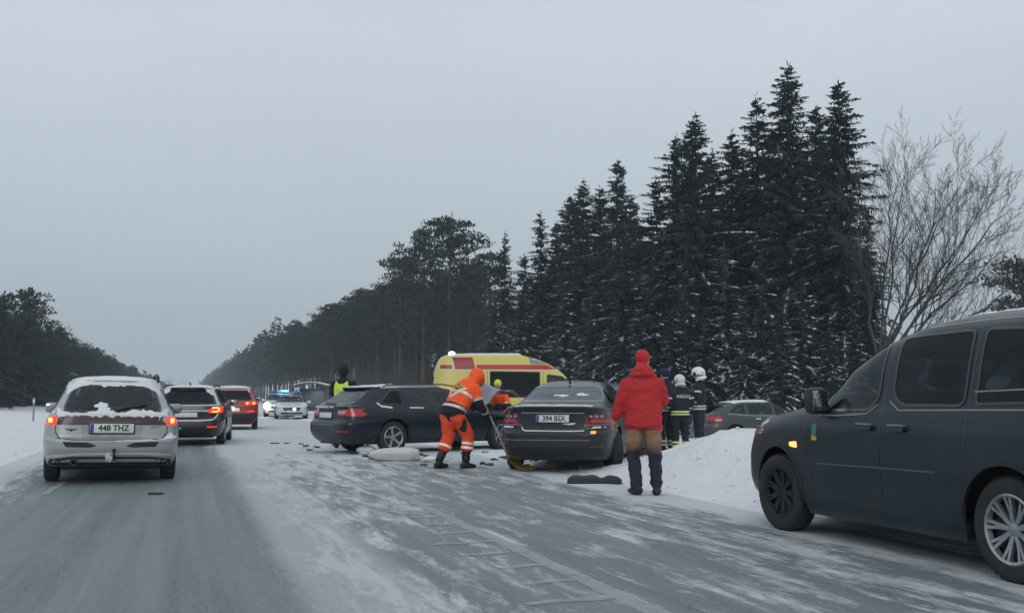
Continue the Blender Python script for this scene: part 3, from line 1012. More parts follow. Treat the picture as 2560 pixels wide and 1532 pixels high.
def fan_tree(seed):
    """several stems from one stool, arching out to one side, as roadside willows do"""
    rr = random.Random(seed)
    tr, tw = MB(), MB()
    rt, fw = Vector((.955, -.296, 0)), Vector((.296, .955, 0))
    def shoot(p, d, l, r, lev):
        k = (9, 6, 4, 3)[lev]
        pts, rad = [p], [r]
        d0 = d.copy()
        for i in range(k):
            d = ((d0 if lev == 0 else d) + Vector((rr.uniform(-1, 1), rr.uniform(-1, 1), rr.uniform(-1, 1))) * (.24, .16, .2, .25)[lev] + Vector((0, 0, (.015, .04, .04, .02)[lev]))).normalized()
            p = p + d * l / k
            pts.append(p); rad.append(max(.004, r * (1 - .82 * (i + 1) / k)))
        (tr if lev == 0 else tw).tube(pts, rad, (8, 5, 4, 3)[lev], cap=False)
        if lev == 3: return
        nb = (17, 11, 6)[lev]
        for i in range(nb):
            u = (.22, .15, .2)[lev] + (1 - (.22, .15, .2)[lev]) * (i + rr.random()) / nb
            j = min(int(u * k), k - 1)
            b_ = pts[j].lerp(pts[j + 1], u * k - j)
            dd = (pts[j + 1] - pts[j]).normalized()
            pp = dd.cross(Vector((rr.uniform(-1, 1), rr.uniform(-1, 1), rr.uniform(-1, 1)))).normalized()
            shoot(b_, (dd + pp * rr.uniform(.5, .95) + Vector((0, 0, .12))).normalized(), l * rr.uniform(.24, .42) * (1.15 - .45 * u), max(.006, rad[j] * .5), lev + 1)
    for el, l, dz in ((93, 8.0, .2), (85, 8.6, -.2), (78, 8.8, .2), (71, 9.0, -.1), (64, 8.9, .2), (57, 8.8, -.2), (51, 8.7, .1), (45, 8.5, -.1), (38, 8.1, .15), (31, 7.6, -.1), (24, 6.8, .1)):
        d = rt * math.cos(R(el)) + Vector((0, 0, math.sin(R(el)))) + fw * dz
        shoot(Vector((rr.uniform(-.12, .12), rr.uniform(-.12, .12), 2.7 + rr.uniform(-.35, .25))), d.normalized(), l, rr.uniform(.05, .08), 0)
    tr.tube([(-.1, 0, 0), (.04, .02, 1.2), (0, 0, 2.2), (.02, 0, 2.95)], [.24, .19, .17, .12], 10, cap=False)
    tr.tube([(.3, .1, 0), (.16, .06, 1.1), (.05, .0, 2.6)], [.15, .12, .09], 8, cap=False)
    out = []
    for b, nm in ((tr, 'trunk'), (tw, 'crown')):
        me = bpy.data.meshes.new(nm); me.from_pydata([tuple(v) for v in b.v], [], b.f); me.materials.append(M['twig']); out.append(me)
    return out[0], out[1], None, 9.0
x, y, z = at(2195, 830, 44)
bt = fan_tree(5)
tree('bare_tree', bt, x, y, 9.1, 'leafless spreading tree behind the dark van', None, rot=0)
bt2 = bare_tree(43, 7, .8, 3, maxlev=4)
x, y, z = at(1215, 900, 84); tree('bare_tree', bt2, x, y, 9, 'leafless tree in the gap between pines and spruces', None)
x, y, z = at(1190, 900, 90); tree('bare_tree', bt2, x, y, 10, 'thin leafless tree beside the last pine', None)
x, y, z = at(424, 950, 260); tree('bare_tree', bt2, x, y, 5.6, 'small lone tree on the horizon above the black estate', None)
x, y, z = at(474, 955, 300); tree('bare_tree', bt2, x, y, 5.2, 'tiny lone tree on the horizon right of the other', None)
# ------------------------------------------------------------------ vehicles
def pchip(pts):
    pts = sorted(pts)
    x = np.array([p[0] for p in pts], float); y = np.array([p[1] for p in pts], float)
    h = np.diff(x); d = np.diff(y) / h
    m = np.zeros_like(y)
    m[0], m[-1] = d[0], d[-1]
    for i in range(1, len(x) - 1):
        if d[i - 1] * d[i] > 0:
            w1, w2 = 2 * h[i] + h[i - 1], h[i] + 2 * h[i - 1]
            m[i] = (w1 + w2) / (w1 / d[i - 1] + w2 / d[i])
    def f(q):
        q = np.clip(np.asarray(q, float), x[0], x[-1])
        i = np.clip(np.searchsorted(x, q) - 1, 0, len(x) - 2)
        t = (q - x[i]) / h[i]
        return ((2 * t**3 - 3 * t**2 + 1) * y[i] + (t**3 - 2 * t**2 + t) * h[i] * m[i] + (-2 * t**3 + 3 * t**2) * y[i + 1] + (t**3 - t**2) * h[i] * m[i + 1])
    f.pts = pts
    return f

_wheels = {}
def wheel_meshes(r, rim_r, spokes, style, wd=0.2):
    key = (r, rim_r, spokes, style, wd)
    if key in _wheels: return _wheels[key]
    b = MB()
    hwd = wd / 2
    b.add(*lathe([(-hwd * .8, rim_r), (-hwd, rim_r + .02), (-hwd, r - .035), (-hwd * .82, r - .008), (-hwd * .5, r), (0, r + .001), (hwd * .5, r), (hwd * .82, r - .008), (hwd, r - .035), (hwd * 1.02, (r + rim_r) / 2), (hwd * .96, rim_r + .012), (hwd * .8, rim_r)], 40))
    for k in range(40):           # tread blocks
        a = 2 * math.pi * k / 40
        for s in (-1, 1):
            b.box((s * hwd * .42, (r + .001) * math.cos(a), (r + .001) * math.sin(a)), (hwd * .62, .03, .008), 0, Matrix.Rotation(a - math.pi / 2, 4, 'X') @ Matrix.Rotation(s * .35, 4, 'Z'))
    tyre = b.build('tyre_tmp', M['rubber'])
    b = MB()
    b.add(*lathe([(hwd * .5, rim_r * .9), (hwd * .86, rim_r * .93), (hwd * .96, rim_r * .99), (hwd * .9, rim_r + .008), (hwd * .4, rim_r)], 36))
    b.add(*lathe([(hwd * .62, 0.001), (hwd * .62, .028), (hwd * .55, .05), (hwd * .3, .06)], 18))
    for k in range(spokes):
        a = 2 * math.pi * (k + .25) / spokes
        for tw in ((-.11, .11) if style == 'double' else (0,)):
            w0 = .026 if style == 'double' else .052
            w1 = .02 if style == 'double' else (.045 if style == 'single' else .075)
            r0, r1 = .04, rim_r * .95
            v = []
            for rr, ww, xx in ((r0, w0, hwd * .6), (r1 * .55, w0 * .85, hwd * .66), (r1, w1, hwd * .86)):
                aa = a + tw * (.25 + .75 * rr / r1)
                c, s = math.cos(aa), math.sin(aa)
                for dx in (0, -.03):
                    for sgn in (-1, 1):
                        v.append((xx + dx, rr * c - sgn * ww * s * .5, rr * s + sgn * ww * c * .5))
            f = []
            for i in (0, 4):
                f += [(i, i + 1, i + 5, i + 4), (i + 2, i + 6, i + 7, i + 3), (i, i + 4, i + 6, i + 2), (i + 1, i + 3, i + 7, i + 5)]
            b.add(v, f)
    rim = b.build('rim_tmp', M['alloy'], sharp=30)
    b = MB().add(*lathe([(hwd * .2, .001), (hwd * .2, rim_r * .6), (hwd * .1, rim_r * .62), (hwd * .1, rim_r * .98)], 24))
    back = b.build('back_tmp', M['alloy_dark'])
    res = (tyre.data, rim.data, back.data)
    for o in (tyre, rim, back): bpy.data.objects.remove(o)
    _wheels[key] = res
    return res

class Car:
    def __init__(s, name, label, cat, pm, L, hw, H, tail, nose, W=None, belt=0.95, rw=0.66, z0=0.2, nr=6.0, nf=5.0, ymid=None,
                 ax=(0.95, 3.6), wr=0.32, rimr=0.205, spokes=5, style='single', rimmat=None, archr=None, group=None, track=None):
        s.name, s.pm, s.L, s.hw, s.H = name, pm, L, hw, H
        s.root = empty(name)
        tag(s.root, label, cat, group)
        ytop = (tail[-1][1] + nose[-1][1]) / 2
        s.Rf, s.Ff = pchip(tail), pchip(nose)
        if W is None:
            W = [(z0, .93 * hw), (z0 + .1, .968 * hw), (.5, .992 * hw), (.62, hw), (belt - .17, .995 * hw), (belt - .1, .985 * hw), (belt - .03, .955 * hw), (belt + .02, .925 * hw),
                 (H - .16, rw * hw * 1.06), (H - .1, rw * hw), (H - .055, rw * hw * .86), (H - .02, rw * hw * .55), (H - .004, rw * hw * .25), (H, rw * hw * .12)]
        s.Wf = pchip(W)
        s.nr = pchip(nr) if isinstance(nr, list) else (lambda z: np.full(np.shape(z), nr) if np.shape(z) else nr)
        s.nf = pchip(nf) if isinstance(nf, list) else (lambda z: np.full(np.shape(z), nf) if np.shape(z) else nf)
        s.ym = ymid if ymid else L * .5
        s.ax, s.wr, s.z0 = ax, wr, z0
        s.archr = archr or wr + .065
        s.wins = []
        zs = list(np.arange(z0, H, .028)) + [H]
        for fn in (s.Rf, s.Ff, s.Wf):
            for (za, va), (zb, vb) in zip(fn.pts[:-1], fn.pts[1:]):
                k = max(1, int(math.ceil(abs(vb - va) / .06)))
                zs += list(np.linspace(za, zb, k + 1))
        zs = sorted(zs)
        zz = [zs[0]]
        for z in zs[1:]:
            if z - zz[-1] > .0022: zz.append(z)
        zz[-1] = H
        s.rings = zz
        NR, NF = 58, 62
        pr = np.linspace(0, math.pi / 2, 500)
        V = []
        for z in zz:
            yr, yf, wd = float(s.Rf(z)), float(s.Ff(z)), float(s.Wf(z))
            pts = []
            for half, n_, k in (('r', float(s.nr(z)), NR), ('f', float(s.nf(z)), NF)):
                sx_, cx_ = np.sin(pr) ** (2 / n_), np.cos(pr) ** (2 / n_)
                x = wd * sx_
                y = s.ym - (s.ym - yr) * cx_ if half == 'r' else s.ym + (yf - s.ym) * cx_
                d = np.concatenate([[0], np.cumsum(np.hypot(np.diff(x), np.diff(y)))])
                q = np.linspace(0, d[-1], k)
                xi, yi = np.interp(q, d, x), np.interp(q, d, y)
                if half == 'r': pts += list(zip(xi, yi))
                else: pts += list(zip(xi[::-1], yi[::-1]))[1:]
            V.append(pts)
        m = len(V[0])
        verts, faces = [], []
        s.ring_n = 2 * m - 2
        for z, pts in zip(zz, V):
            row = []
            for (x, y) in pts:
                zn = z
                for a in ax:
                    d = abs(y - a)
                    if d < s.archr:
                        zar = s.wr + math.sqrt(s.archr**2 - d * d) * 1.0
                        if z < zar and x > .45 * hw:
                            zn = max(zn, zar)
                if zn != z:
                    x = s.half(y, zn)
                row.append((x, y, zn))
            verts += row + [(-x, y, z_) for (x, y, z_) in row[1:-1][::-1]]
        n = s.ring_n
        for i in range(len(zz) - 1):
            for k in range(n):
                k2 = (k + 1) % n
                faces.append((i * n + k, i * n + k2, (i + 1) * n + k2, (i + 1) * n + k))
        faces.append(tuple(range((len(zz) - 1) * n, len(zz) * n)))
        s.verts, s.faces = verts, faces
        good = [f for f in faces if (Vector(verts[f[0]]) - Vector(verts[f[2]])).length > 1e-5]
        s.bvh = BVHTree.FromPolygons([Vector(v) for v in verts], good)
        s.wheels = []
        s.track = track or (hw - .025)
        s.wm = (wr, rimr, spokes, style)
        s.rimmat = rimmat

    def half(s, y, z):
        yr, yf, wd = float(s.Rf(z)), float(s.Ff(z)), float(s.Wf(z))
        if y < s.ym: u, n = (s.ym - y) / (s.ym - yr), float(s.nr(z))
        else: u, n = (y - s.ym) / (yf - s.ym), float(s.nf(z))
        return wd * max(0.0, 1 - min(1, u) ** n) ** (1 / n)

    def dec(s, view, poly, m, name, off=.004, parent=None, **k):
        return decal(s.bvh, view, poly, off, m, name, parent or s.root, **k)

    def both(s, poly, m, name, off=.004, **k):
        return [s.dec(v, poly, m, name, off, **k) for v in ('left', 'right')]

    def win(s, view, poly, gm, name='window', border=.028, bm_=None, r=.06):
        p = rnd(ccw(poly), r)
        ip = inset(p, border)
        s.wins.append((view, inset(p, border * .45)))
        pane = s.dec(view, inset(p, border * .4), gm, name, .003, thick=.004, lim=.02)
        s.dec(view, p, bm_ or M['gloss'], 'window_frame', .006, parent=pane, hole=ip, thick=.02, res=.05, lim=.02)
        return pane

    def swin(s, poly, gm, name='side_window', **k):
        for v in ('left', 'right'): s.win(v, poly, gm, name, **k)

    def seam(s, view, pts, wd=.009, m=None, name='panel_gap', off=.0015):
        return s.dec(view, lpoly(pts, wd), m or M['gloss'], name, off, thick=.004, res=.06)

    def sseam(s, pts, **k):
        for v in ('left', 'right'): s.seam(v, pts, **k)

    def handles(s, ys, z, m=None, ln=.17):
        for y in ys:
            for v in ('left', 'right'):
                s.dec(v, rnd([(y, z - .016), (y + ln, z - .016), (y + ln, z + .016), (y, z + .016)], .015), m or s.pm, 'door_handle', .026, thick=.01)

    def mirrors(s, y, z, x=None, m=None, sz=(.22, .12, .16)):
        for sg in (-1, 1):
            xx = s.half(y, z - .05) + .02 if x is None else x
            b = MB().box((0, 0, 0), sz, .045)
            b.box((-sg * sz[0] * .5, .01, -.05), (.12, .06, .04), .012)
            o = b.build('door_mirror', m or s.pm, s.root)
            o.location = (sg * (xx + sz[0] * .5), y, z)
            g = MB().box((sg * .005, -sz[1] * .5 - .002, 0), (sz[0] * .82, .008, sz[2] * .76), .003).build('mirror_glass', M['mirrorglass'], o)

    def plate(s, view, z, text, x=0.0, tilt=0.0, size=(.52, .113), m=None, extra=.012):
        sgn = -1 if view == 'rear' else 1
        o = Vector((x, -3 if sgn < 0 else 12, z))
        h, n, _, _ = s.bvh.ray_cast(o, Vector((0, -sgn, 0)))
        b = MB().box((0, 0, 0), (size[0], .012, size[1]), .003)
        p = b.build('number_plate', m or M['plate'], s.root)
        p.location = (x, h.y + sgn * extra, z)
        p.rotation_euler = (tilt, 0, 0 if sgn < 0 else math.pi)
        MB().box((0, 0, 0), (size[0] + .03, .008, size[1] + .03), .003).build('plate_holder', M['black'], p).location = (0, .006, 0)
        if text:
            MB().box((-size[0] / 2 + .025, -.0075, 0), (.042, .003, size[1] * .94), 0).build('country_band', M['plateblue'], p)
            v, f = text_mesh(text, .112, .003)
            mk('lettering', [(a[0] * .93 + .022, -.0085, a[1]) for a in v], f, M['ink'], p, smooth=False)
        return p

    def interior(s, floor=.42, rows=((1.15, 3), (2.05, 2)), hr=None, wd=None, back=.62):
        hwi = (wd or s.hw) * .62
        top = hr or s.H - .34
        for y, n in rows:
            xs = (-.38, .38) if n == 2 else ((-.42, .0, .42) if n == 3 else (0.0,))
            for x in xs:
                b = MB()
                b.box((x * hwi / .52, y + .22, floor + .08), (.46, .5, .16), .05)
                b.box((x * hwi / .52, y, (floor + top - .16) / 2 + .05), (.46, .14, top - floor - .2), .055, Matrix.Rotation(R(9), 4, 'X'))
                b.box((x * hwi / .52, y - .07, top - .02), (.26, .09, .17), .04)
                b.tube([(x * hwi / .52 - .05, y - .05, top - .2), (x * hwi / .52 - .05, y - .07, top - .08)], .008, 6)
                b.tube([(x * hwi / .52 + .05, y - .05, top - .2), (x * hwi / .52 + .05, y - .07, top - .08)], .008, 6)
                b.build('seat', M['seat'], s.root)

    def snow(s, view, poly, lump=.022, name='snow_patch', m=None, **k):
        return s.dec(view, poly, m or M['snow'], name, .004, thick=.01, lump=lump, res=k.pop('res', .05), **k)

    def finish(s, wheels=True, under=True, steer=0.0, toe=None, front_rim=None):
        V = np.array(s.verts)
        C = np.array([V[list(f)].mean(0) for f in s.faces])
        keep = np.ones(len(s.faces), bool)
        for view, p in s.wins:
            if view in ('left', 'right'):
                sg = 1 if view == 'right' else -1
                k = inpoly(C[:, 1], C[:, 2], p) & (C[:, 0] * sg > .3 * s.hw)
            elif view == 'rear':
                k = inpoly(C[:, 0], C[:, 2], p) & (C[:, 1] < s.ym - .3)
            else:
                k = inpoly(C[:, 0], C[:, 2], p) & (C[:, 1] > s.ym + .1)
            keep &= ~k
        s.body = mk('body', s.verts, [f for f, k in zip(s.faces, keep) if k], s.pm, s.root, sharp=32)
        if under:
            b = MB()
            b.box((0, s.L / 2, .26), (2 * s.hw - .52, s.L - .5, .14), .03)
            b.box((0, (s.ax[0] + s.ax[1]) / 2, .27), (2 * s.hw - .16, s.ax[1] - s.ax[0] - 2 * s.archr - .04, .12), .03)
            b.box((0, (s.ax[0] + s.ax[1]) / 2, .5), (2 * s.hw - .5, s.ax[1] - s.ax[0] + .3, .3), .03)
            for a in s.ax:
                b.tube([(-s.hw + .2, a, s.wr), (s.hw - .2, a, s.wr)], .05, 8)
            b.build('underbody', M['under'], s.root)
        if wheels:
            ty, ri, ba = wheel_meshes(*s.wm)
            if s.rimmat:
                ri = ri.copy(); ri.materials[0] = s.rimmat
            for i, a in enumerate(s.ax):
                for sg in (1, -1):
                    tz = (0 if sg > 0 else math.pi) + (R(steer) if i == 1 else 0)
                    if toe and i == 0 and sg > 0: tz += R(toe)
                    spin = random.uniform(0, 6)
                    o = use('wheel', ty, s.root, (sg * (s.track - .1), a, s.wr), (0, 0, tz))
                    rm = ri
                    if front_rim and i == 1:
                        rm = ri.copy(); rm.materials[0] = front_rim
                    use('rim', rm, o, (0, 0, 0), (spin, 0, 0))
                    use('brake_disc', ba, o)
        return s

    def place(s, local, world, heading, z=0.0, roll=0.0, pitch=0.0):
        a = R(heading)
        c, sn = math.cos(a), math.sin(a)
        x, y = local
        wx, wy = x * c + y * sn, -x * sn + y * c
        s.root.location = (world[0] - wx, world[1] - wy, z)
        s.root.rotation_euler = (R(pitch), R(roll), -a)
        return s

def lamp(c, view, poly, m, name, core=None, corem=None, r=.03):
    o = c.dec(view, rnd(poly, r), m, name, .008, thick=.02, res=.04)
    if core: c.dec(view, rnd(core, .02), corem, 'bulb', .014, parent=o, thick=.005, res=.03)
    return o

def mir(p): return [(-x, z) for x, z in p]

# ---- silver estate, seen square from behind
def silver_estate():
    L, hw, H = 4.68, .90, 1.485
    c = Car('estate_car', 'silver estate car with snow-dusted tailgate and number plate 448 THZ', 'car',
            paint('silver paint', (0.36, 0.385, 0.395), (0.29, 0.295, 0.285), .8, .32, .35), L, hw, H,
            [(.24, .16), (.3, .07), (.4, .02), (.5, 0), (.58, .0), (.615, .03), (.635, .075), (.7, .085), (.85, .10), (.96, .14), (1.0, .17), (1.34, .47), (1.38, .50), (1.41, .50), (1.43, .62), (1.455, 1.0), (H, 1.9)],
            [(.24, L - .12), (.36, L - .02), (.46, L), (.6, L - .05), (.68, L - .14), (.76, L - .34), (.84, L - .7), (.9, L - 1.05), (.95, L - 1.3), (1.28, L - 1.98), (1.37, L - 2.2), (1.43, L - 2.5), (H, L - 2.75)],
            belt=.93, rw=.70, z0=.24, nr=[(.24, 8), (.6, 9), (.95, 8), (1.05, 6.5), (H, 5)], ax=(.93, 3.58), wr=.31, rimr=.19)
    c.win('rear', [(-.66, .965), (.66, .965), (.535, 1.345), (-.535, 1.345)], M['glass_clear'], 'rear_window', r=.11, border=.03)
    c.win('front', [(-.64, .985), (.64, .985), (.53, 1.33), (-.53, 1.33)], M['glass_clear'], 'windscreen')
    c.swin([(.55, .99), (1.3, .985), (1.3, 1.345), (.72, 1.31)], M['glass_mid'])
    c.swin([(1.38, .985), (2.28, .98), (2.28, 1.365), (1.38, 1.35)], M['glass_mid'])
    c.swin([(2.36, .98), (3.35, .975), (2.72, 1.345), (2.36, 1.365)], M['glass_mid'])
    dark = mat('dark red garnish', (0.035, 0.012, 0.016), .3, vary=.2, coat=.3)
    c.dec('rear', [(-.70, .80), (.70, .80), (.715, .925), (-.715, .925)], dark, 'tailgate_garnish', .007, thick=.02)
    for p in (1, -1):
        q = [(.705, .795), (.845, .80), (.85, .905), (.71, .915)]
        k = [(.755, .825), (.805, .825), (.81, .885), (.757, .888)]
        if p < 0: q, k = mir(q), mir(k)
        lamp(c, 'rear', q, M['lamp_lit'], 'tail_lamp', k, M['lamp_core'])
        u = [(.715, .92), (.84, .91), (.79, .985), (.725, .99)]
        c.dec('rear', mir(u) if p < 0 else u, mat('clear reversing lens', (.3, .28, .28), .25), 'reversing_lamp', .006, thick=.015)
    c.dec('rear', rnd([(-.37, .63), (.37, .63), (.40, .845), (-.40, .845)], .05), mat('plate surround', (.30, .31, .315), .4, .2, vary=.2), 'plate_recess', .006, thick=.015)
    c.plate('rear', .755, '448 THZ', tilt=R(-4), extra=.03, size=(.56, .125))
    c.seam('rear', [(-.72, .93), (-.715, .7), (-.66, .62), (-.5, .6), (.5, .6), (.66, .62), (.715, .7), (.72, .93)], .012)
    for p in (1, -1):
        q = [(.18, .52), (.3, .565), (.62, .575), (.57, .505), (.27, .497)]
        c.dec('rear', rnd([(x * p, z) for x, z in q], .015), M['black'], 'bumper_slot', .003, thick=.01)
    c.dec('rear', [(-.86, .355), (-.4, .395), (.4, .4), (.86, .37), (.86, .40), (.4, .425), (-.4, .42), (-.86, .385)], mat('bumper strip', (.5, .5, .49), .45, vary=.2), 'bumper_strip', .012, thick=.03)
    c.dec('rear', rnd([(-.80, .25), (.80, .25), (.78, .335), (.5, .37), (-.5, .37), (-.78, .335)], .03), M['under'], 'rear_valance', .006, thick=.02)
    MB().add(*lathe([(-.12, .045), (.06, .045), (.06, .036), (-.12, .036)], 16), Matrix.Translation((-.46, .02, .31)) @ Matrix.Rotation(R(-90), 4, 'Z')).build('exhaust_pipe', M['alloy_dark'], c.root)
    t = MB()
    t.tube([(.04, .3, .33), (.04, -.04, .34), (.04, -.08, .38), (.04, -.08, .44)], .018, 8)
    t.add(*ellipsoid((.04, -.08, .46), (.028, .028, .028)))
    t.build('tow_bar', M['black'], c.root)
    wp = MB()
    wp.tube([(.02, .135, .985), (.14, .17, 1.03), (.43, .22, 1.075)], .012, 6)
    wp.build('rear_wiper', M['black'], c.root)
    for sg in (-1, 1):
        b = MB().tube([(sg * .585, .62, 1.40), (sg * .585, .66, 1.475), (sg * .57, .78, 1.505), (sg * .57, 2.6, 1.515), (sg * .575, 2.8, 1.46)], .02, 8)
        b.tube([(sg * .57, 1.7, 1.44), (sg * .57, 1.7, 1.51)], .018, 6)
        b.build('roof_rail', M['black'], c.root)
    c.mirrors(3.05, 1.0)
    c.handles((1.75, 2.75), .86)
    c.sseam([(1.42, .45), (1.34, .7), (1.34, .95)]); c.sseam([(2.33, .3), (2.32, .95)]); c.sseam([(3.3, .35), (3.33, .95)])
    badge = [(-.60, .745), (-.44, .745), (-.46, .73), (-.5, .728), (-.5, .712), (-.535, .712), (-.535, .728), (-.58, .73)]
    c.dec('rear', badge, M['black'], 'badge', .005, thick=.006, res=.03)
    c.dec('rear', [(.50, .765), (.60, .77), (.60, .776), (.50, .772)], M['black'], 'badge', .005, thick=.006, res=.03)
    # snow lying on roof edge, wiper ledge, bumper and rails
    edge = [(-.60, 1.365)]
    rr = random.Random(3)
    top = [(-.60 + 1.2 * i / 22, 1.442) for i in range(23)]
    low = [(-.57 + 1.14 * i / 26, 1.365 - rr.uniform(0, .035) - (.02 if 8 < i < 17 else 0)) for i in range(27)]
    c.snow('rear', low + top[::-1], .02)
    c.snow('top', [(-.62, .5), (-.3, .47), (.3, .47), (.62, .5), (.62, 2.35), (.2, 2.5), (-.3, 2.45), (-.62, 2.3)], .02)
    ridge = [(-.72, .945)]
    up = [(-.72 + 1.44 * i / 40) for i in range(41)]
    hi = []
    for x in up:
        h = .955 + rr.uniform(0, .02) + (.05 * math.exp(-((x + .12) / .12) ** 2)) + .055 * math.exp(-((x - .35) / .16) ** 2) * (.7 + .6 * rr.random()) + (.05 if abs(x) > .66 else 0)
        hi.append((x, h))
    lo = [(x, .925 - rr.uniform(0, .035)) for x in up]
    c.snow('rear', hi + lo[::-1], .022, res=.03)
    c.snow('rear', blob(-.14, 1.05, .10, .05, 5), .018, res=.03)
    c.snow('rear', blob(-.1, .995, .06, .035, 15), .018, res=.03)
    c.snow('rear', [(.05, .575), (.5, .583), (.66, .61), (.74, .68), (.78, .72), (.80, .66), (.86, .645), (.83, .615), (.66, .6), (.4, .60), (.05, .592)], .016, res=.03)
    c.snow('rear', [(.60, 1.32), (.64, 1.31), (.72, 1.12), (.74, 1.06), (.70, 1.1), (.63, 1.25)], .012, res=.03)
    c.snow('rear', blob(-.8, .96, .05, .03, 8), .015, res=.03)
    c.dec('rear', blob(-.03, .36, .045, .06, 9), M['snow'], 'snow_patch', .01, lump=.02, res=.03)
    c.interior(rows=((1.25, 2), (2.2, 2)), hr=1.13)
    return c.finish()

# ---- black estate further up the queue
def black_estate():
    L, hw, H = 4.69, .90, 1.49
    c = Car('estate_car', 'black estate car with C-shaped rear lamp, ahead of the silver estate', 'car',
            paint('black paint', (0.012, 0.014, 0.018), (0.1, 0.11, 0.12), .3, .22), L, hw, H,
            [(.24, .18), (.32, .06), (.45, .0), (.6, .01), (.66, .03), (.69, .07), (.8, .07), (.95, .09), (1.02, .14), (1.3, .40), (1.36, .45), (1.395, .38), (1.42, .40), (1.44, .62), (1.47, 1.2), (H, 2.0)],
            [(.24, L - .12), (.36, L - .02), (.5, L), (.66, L - .06), (.78, L - .3), (.88, L - .75), (.95, L - 1.1), (1.0, L - 1.3), (1.3, L - 1.95), (1.39, L - 2.2), (1.45, L - 2.6), (H, L - 2.65)],
            belt=.97, rw=.68, z0=.24, ax=(.98, 3.63), wr=.325, rimr=.215, spokes=5, style='double', nr=[(.24, 6.5), (.6, 7), (1.0, 6.5), (H, 5)])
    c.win('rear', [(-.69, 1.0), (.69, 1.0), (.57, 1.315), (-.57, 1.315)], M['glass_dark'], 'rear_window', r=.1)
    c.win('front', [(-.66, 1.03), (.66, 1.03), (.54, 1.35), (-.54, 1.35)], M['glass_mid'], 'windscreen')
    c.swin([(.62, 1.06), (1.25, 1.02), (1.25, 1.36), (.9, 1.33)], M['glass_dark'])
    c.swin([(1.33, 1.02), (2.28, 1.0), (2.28, 1.385), (1.33, 1.37)], M['glass_dark'])
    c.swin([(2.36, 1.0), (3.4, .99), (2.75, 1.36), (2.36, 1.385)], M['glass_mid'])
    for p in (1, -1):
        q = [(.52, .80), (.60, .79), (.84, .80), (.87, .94), (.70, .945), (.52, .88)]
        o = lamp(c, 'rear', [(x * p, z) for x, z in q], M['lamp_lit'] if p else None, 'tail_lamp')
        arc = [(.60, .915), (.68, .92), (.74, .91), (.765, .87), (.74, .835), (.68, .822), (.60, .825)]
        c.dec('rear', lpoly([(x * p, z) for x, z in arc], .028), M['lamp_core'], 'light_guide', .016, parent=o, thick=.006, res=.03)
        f = [(.50, .44), (.72, .45), (.74, .475), (.50, .47)]
        lamp(c, 'rear', [(x * p, z) for x, z in f], M['lamp_lit'], 'reflector', r=.01)
        g = [(.38, .83), (.515, .81), (.515, .875), (.40, .865)]
        c.dec('rear', rnd([(x * p, z) for x, z in g], .01), M['greytrim'], 'lamp_insert', .004)
    c.plate('rear', .75, None, tilt=R(-6), extra=.016)
    c.dec('rear', [(-.5, .835), (.5, .835), (.5, .855), (-.5, .855)], M['chrome'], 'chrome_strip', .006)
    c.dec('rear', rnd(blob(0, .905, .07, .035, 2, 16, 0), .01), M['greytrim'], 'badge', .006, res=.03)
    c.snow('rear', lpoly([(-.78, .70), (-.7, .635), (-.4, .612), (.3, .61), (.62, .63), (.70, .70), (.74, .78)], .028), .008, res=.04)
    c.snow('rear', lpoly([(-.72, .985), (-.3, .975), (.3, .975), (.72, .985)], .022), .008, res=.04)
    c.snow('rear', lpoly([(.60, 1.31), (.70, 1.05), (.745, .98)], .03), .006, res=.04)
    c.snow('top', [(-.6, .44), (.6, .44), (.6, 2.3), (-.6, 2.3)], .014)
    c.dec('rear', blob(-.13, .43, .02, .02, 3), M['snow'], 'snow_patch', .006, res=.03)
    for sg in (-1, 1):
        MB().tube([(sg * .6, .75, 1.43), (sg * .585, .85, 1.475), (sg * .58, 2.5, 1.495), (sg * .59, 2.7, 1.44)], .018, 8).build('roof_rail', M['black'], c.root)
    MB().tube([(.0, .95, 1.47), (.0, .85, 1.53), (0, .8, 1.535)], .02, 6).build('roof_aerial', M['black'], c.root)
    c.sseam([(1.4, .45), (1.3, .75), (1.3, 1.0)]); c.sseam([(2.32, .3), (2.32, 1.0)]); c.sseam([(3.35, .35), (3.38, 1.0)])
    c.handles((1.75, 2.8), .88); c.mirrors(3.1, 1.03)
    c.interior(rows=((1.4, 2), (2.3, 2)))
    return c.finish()

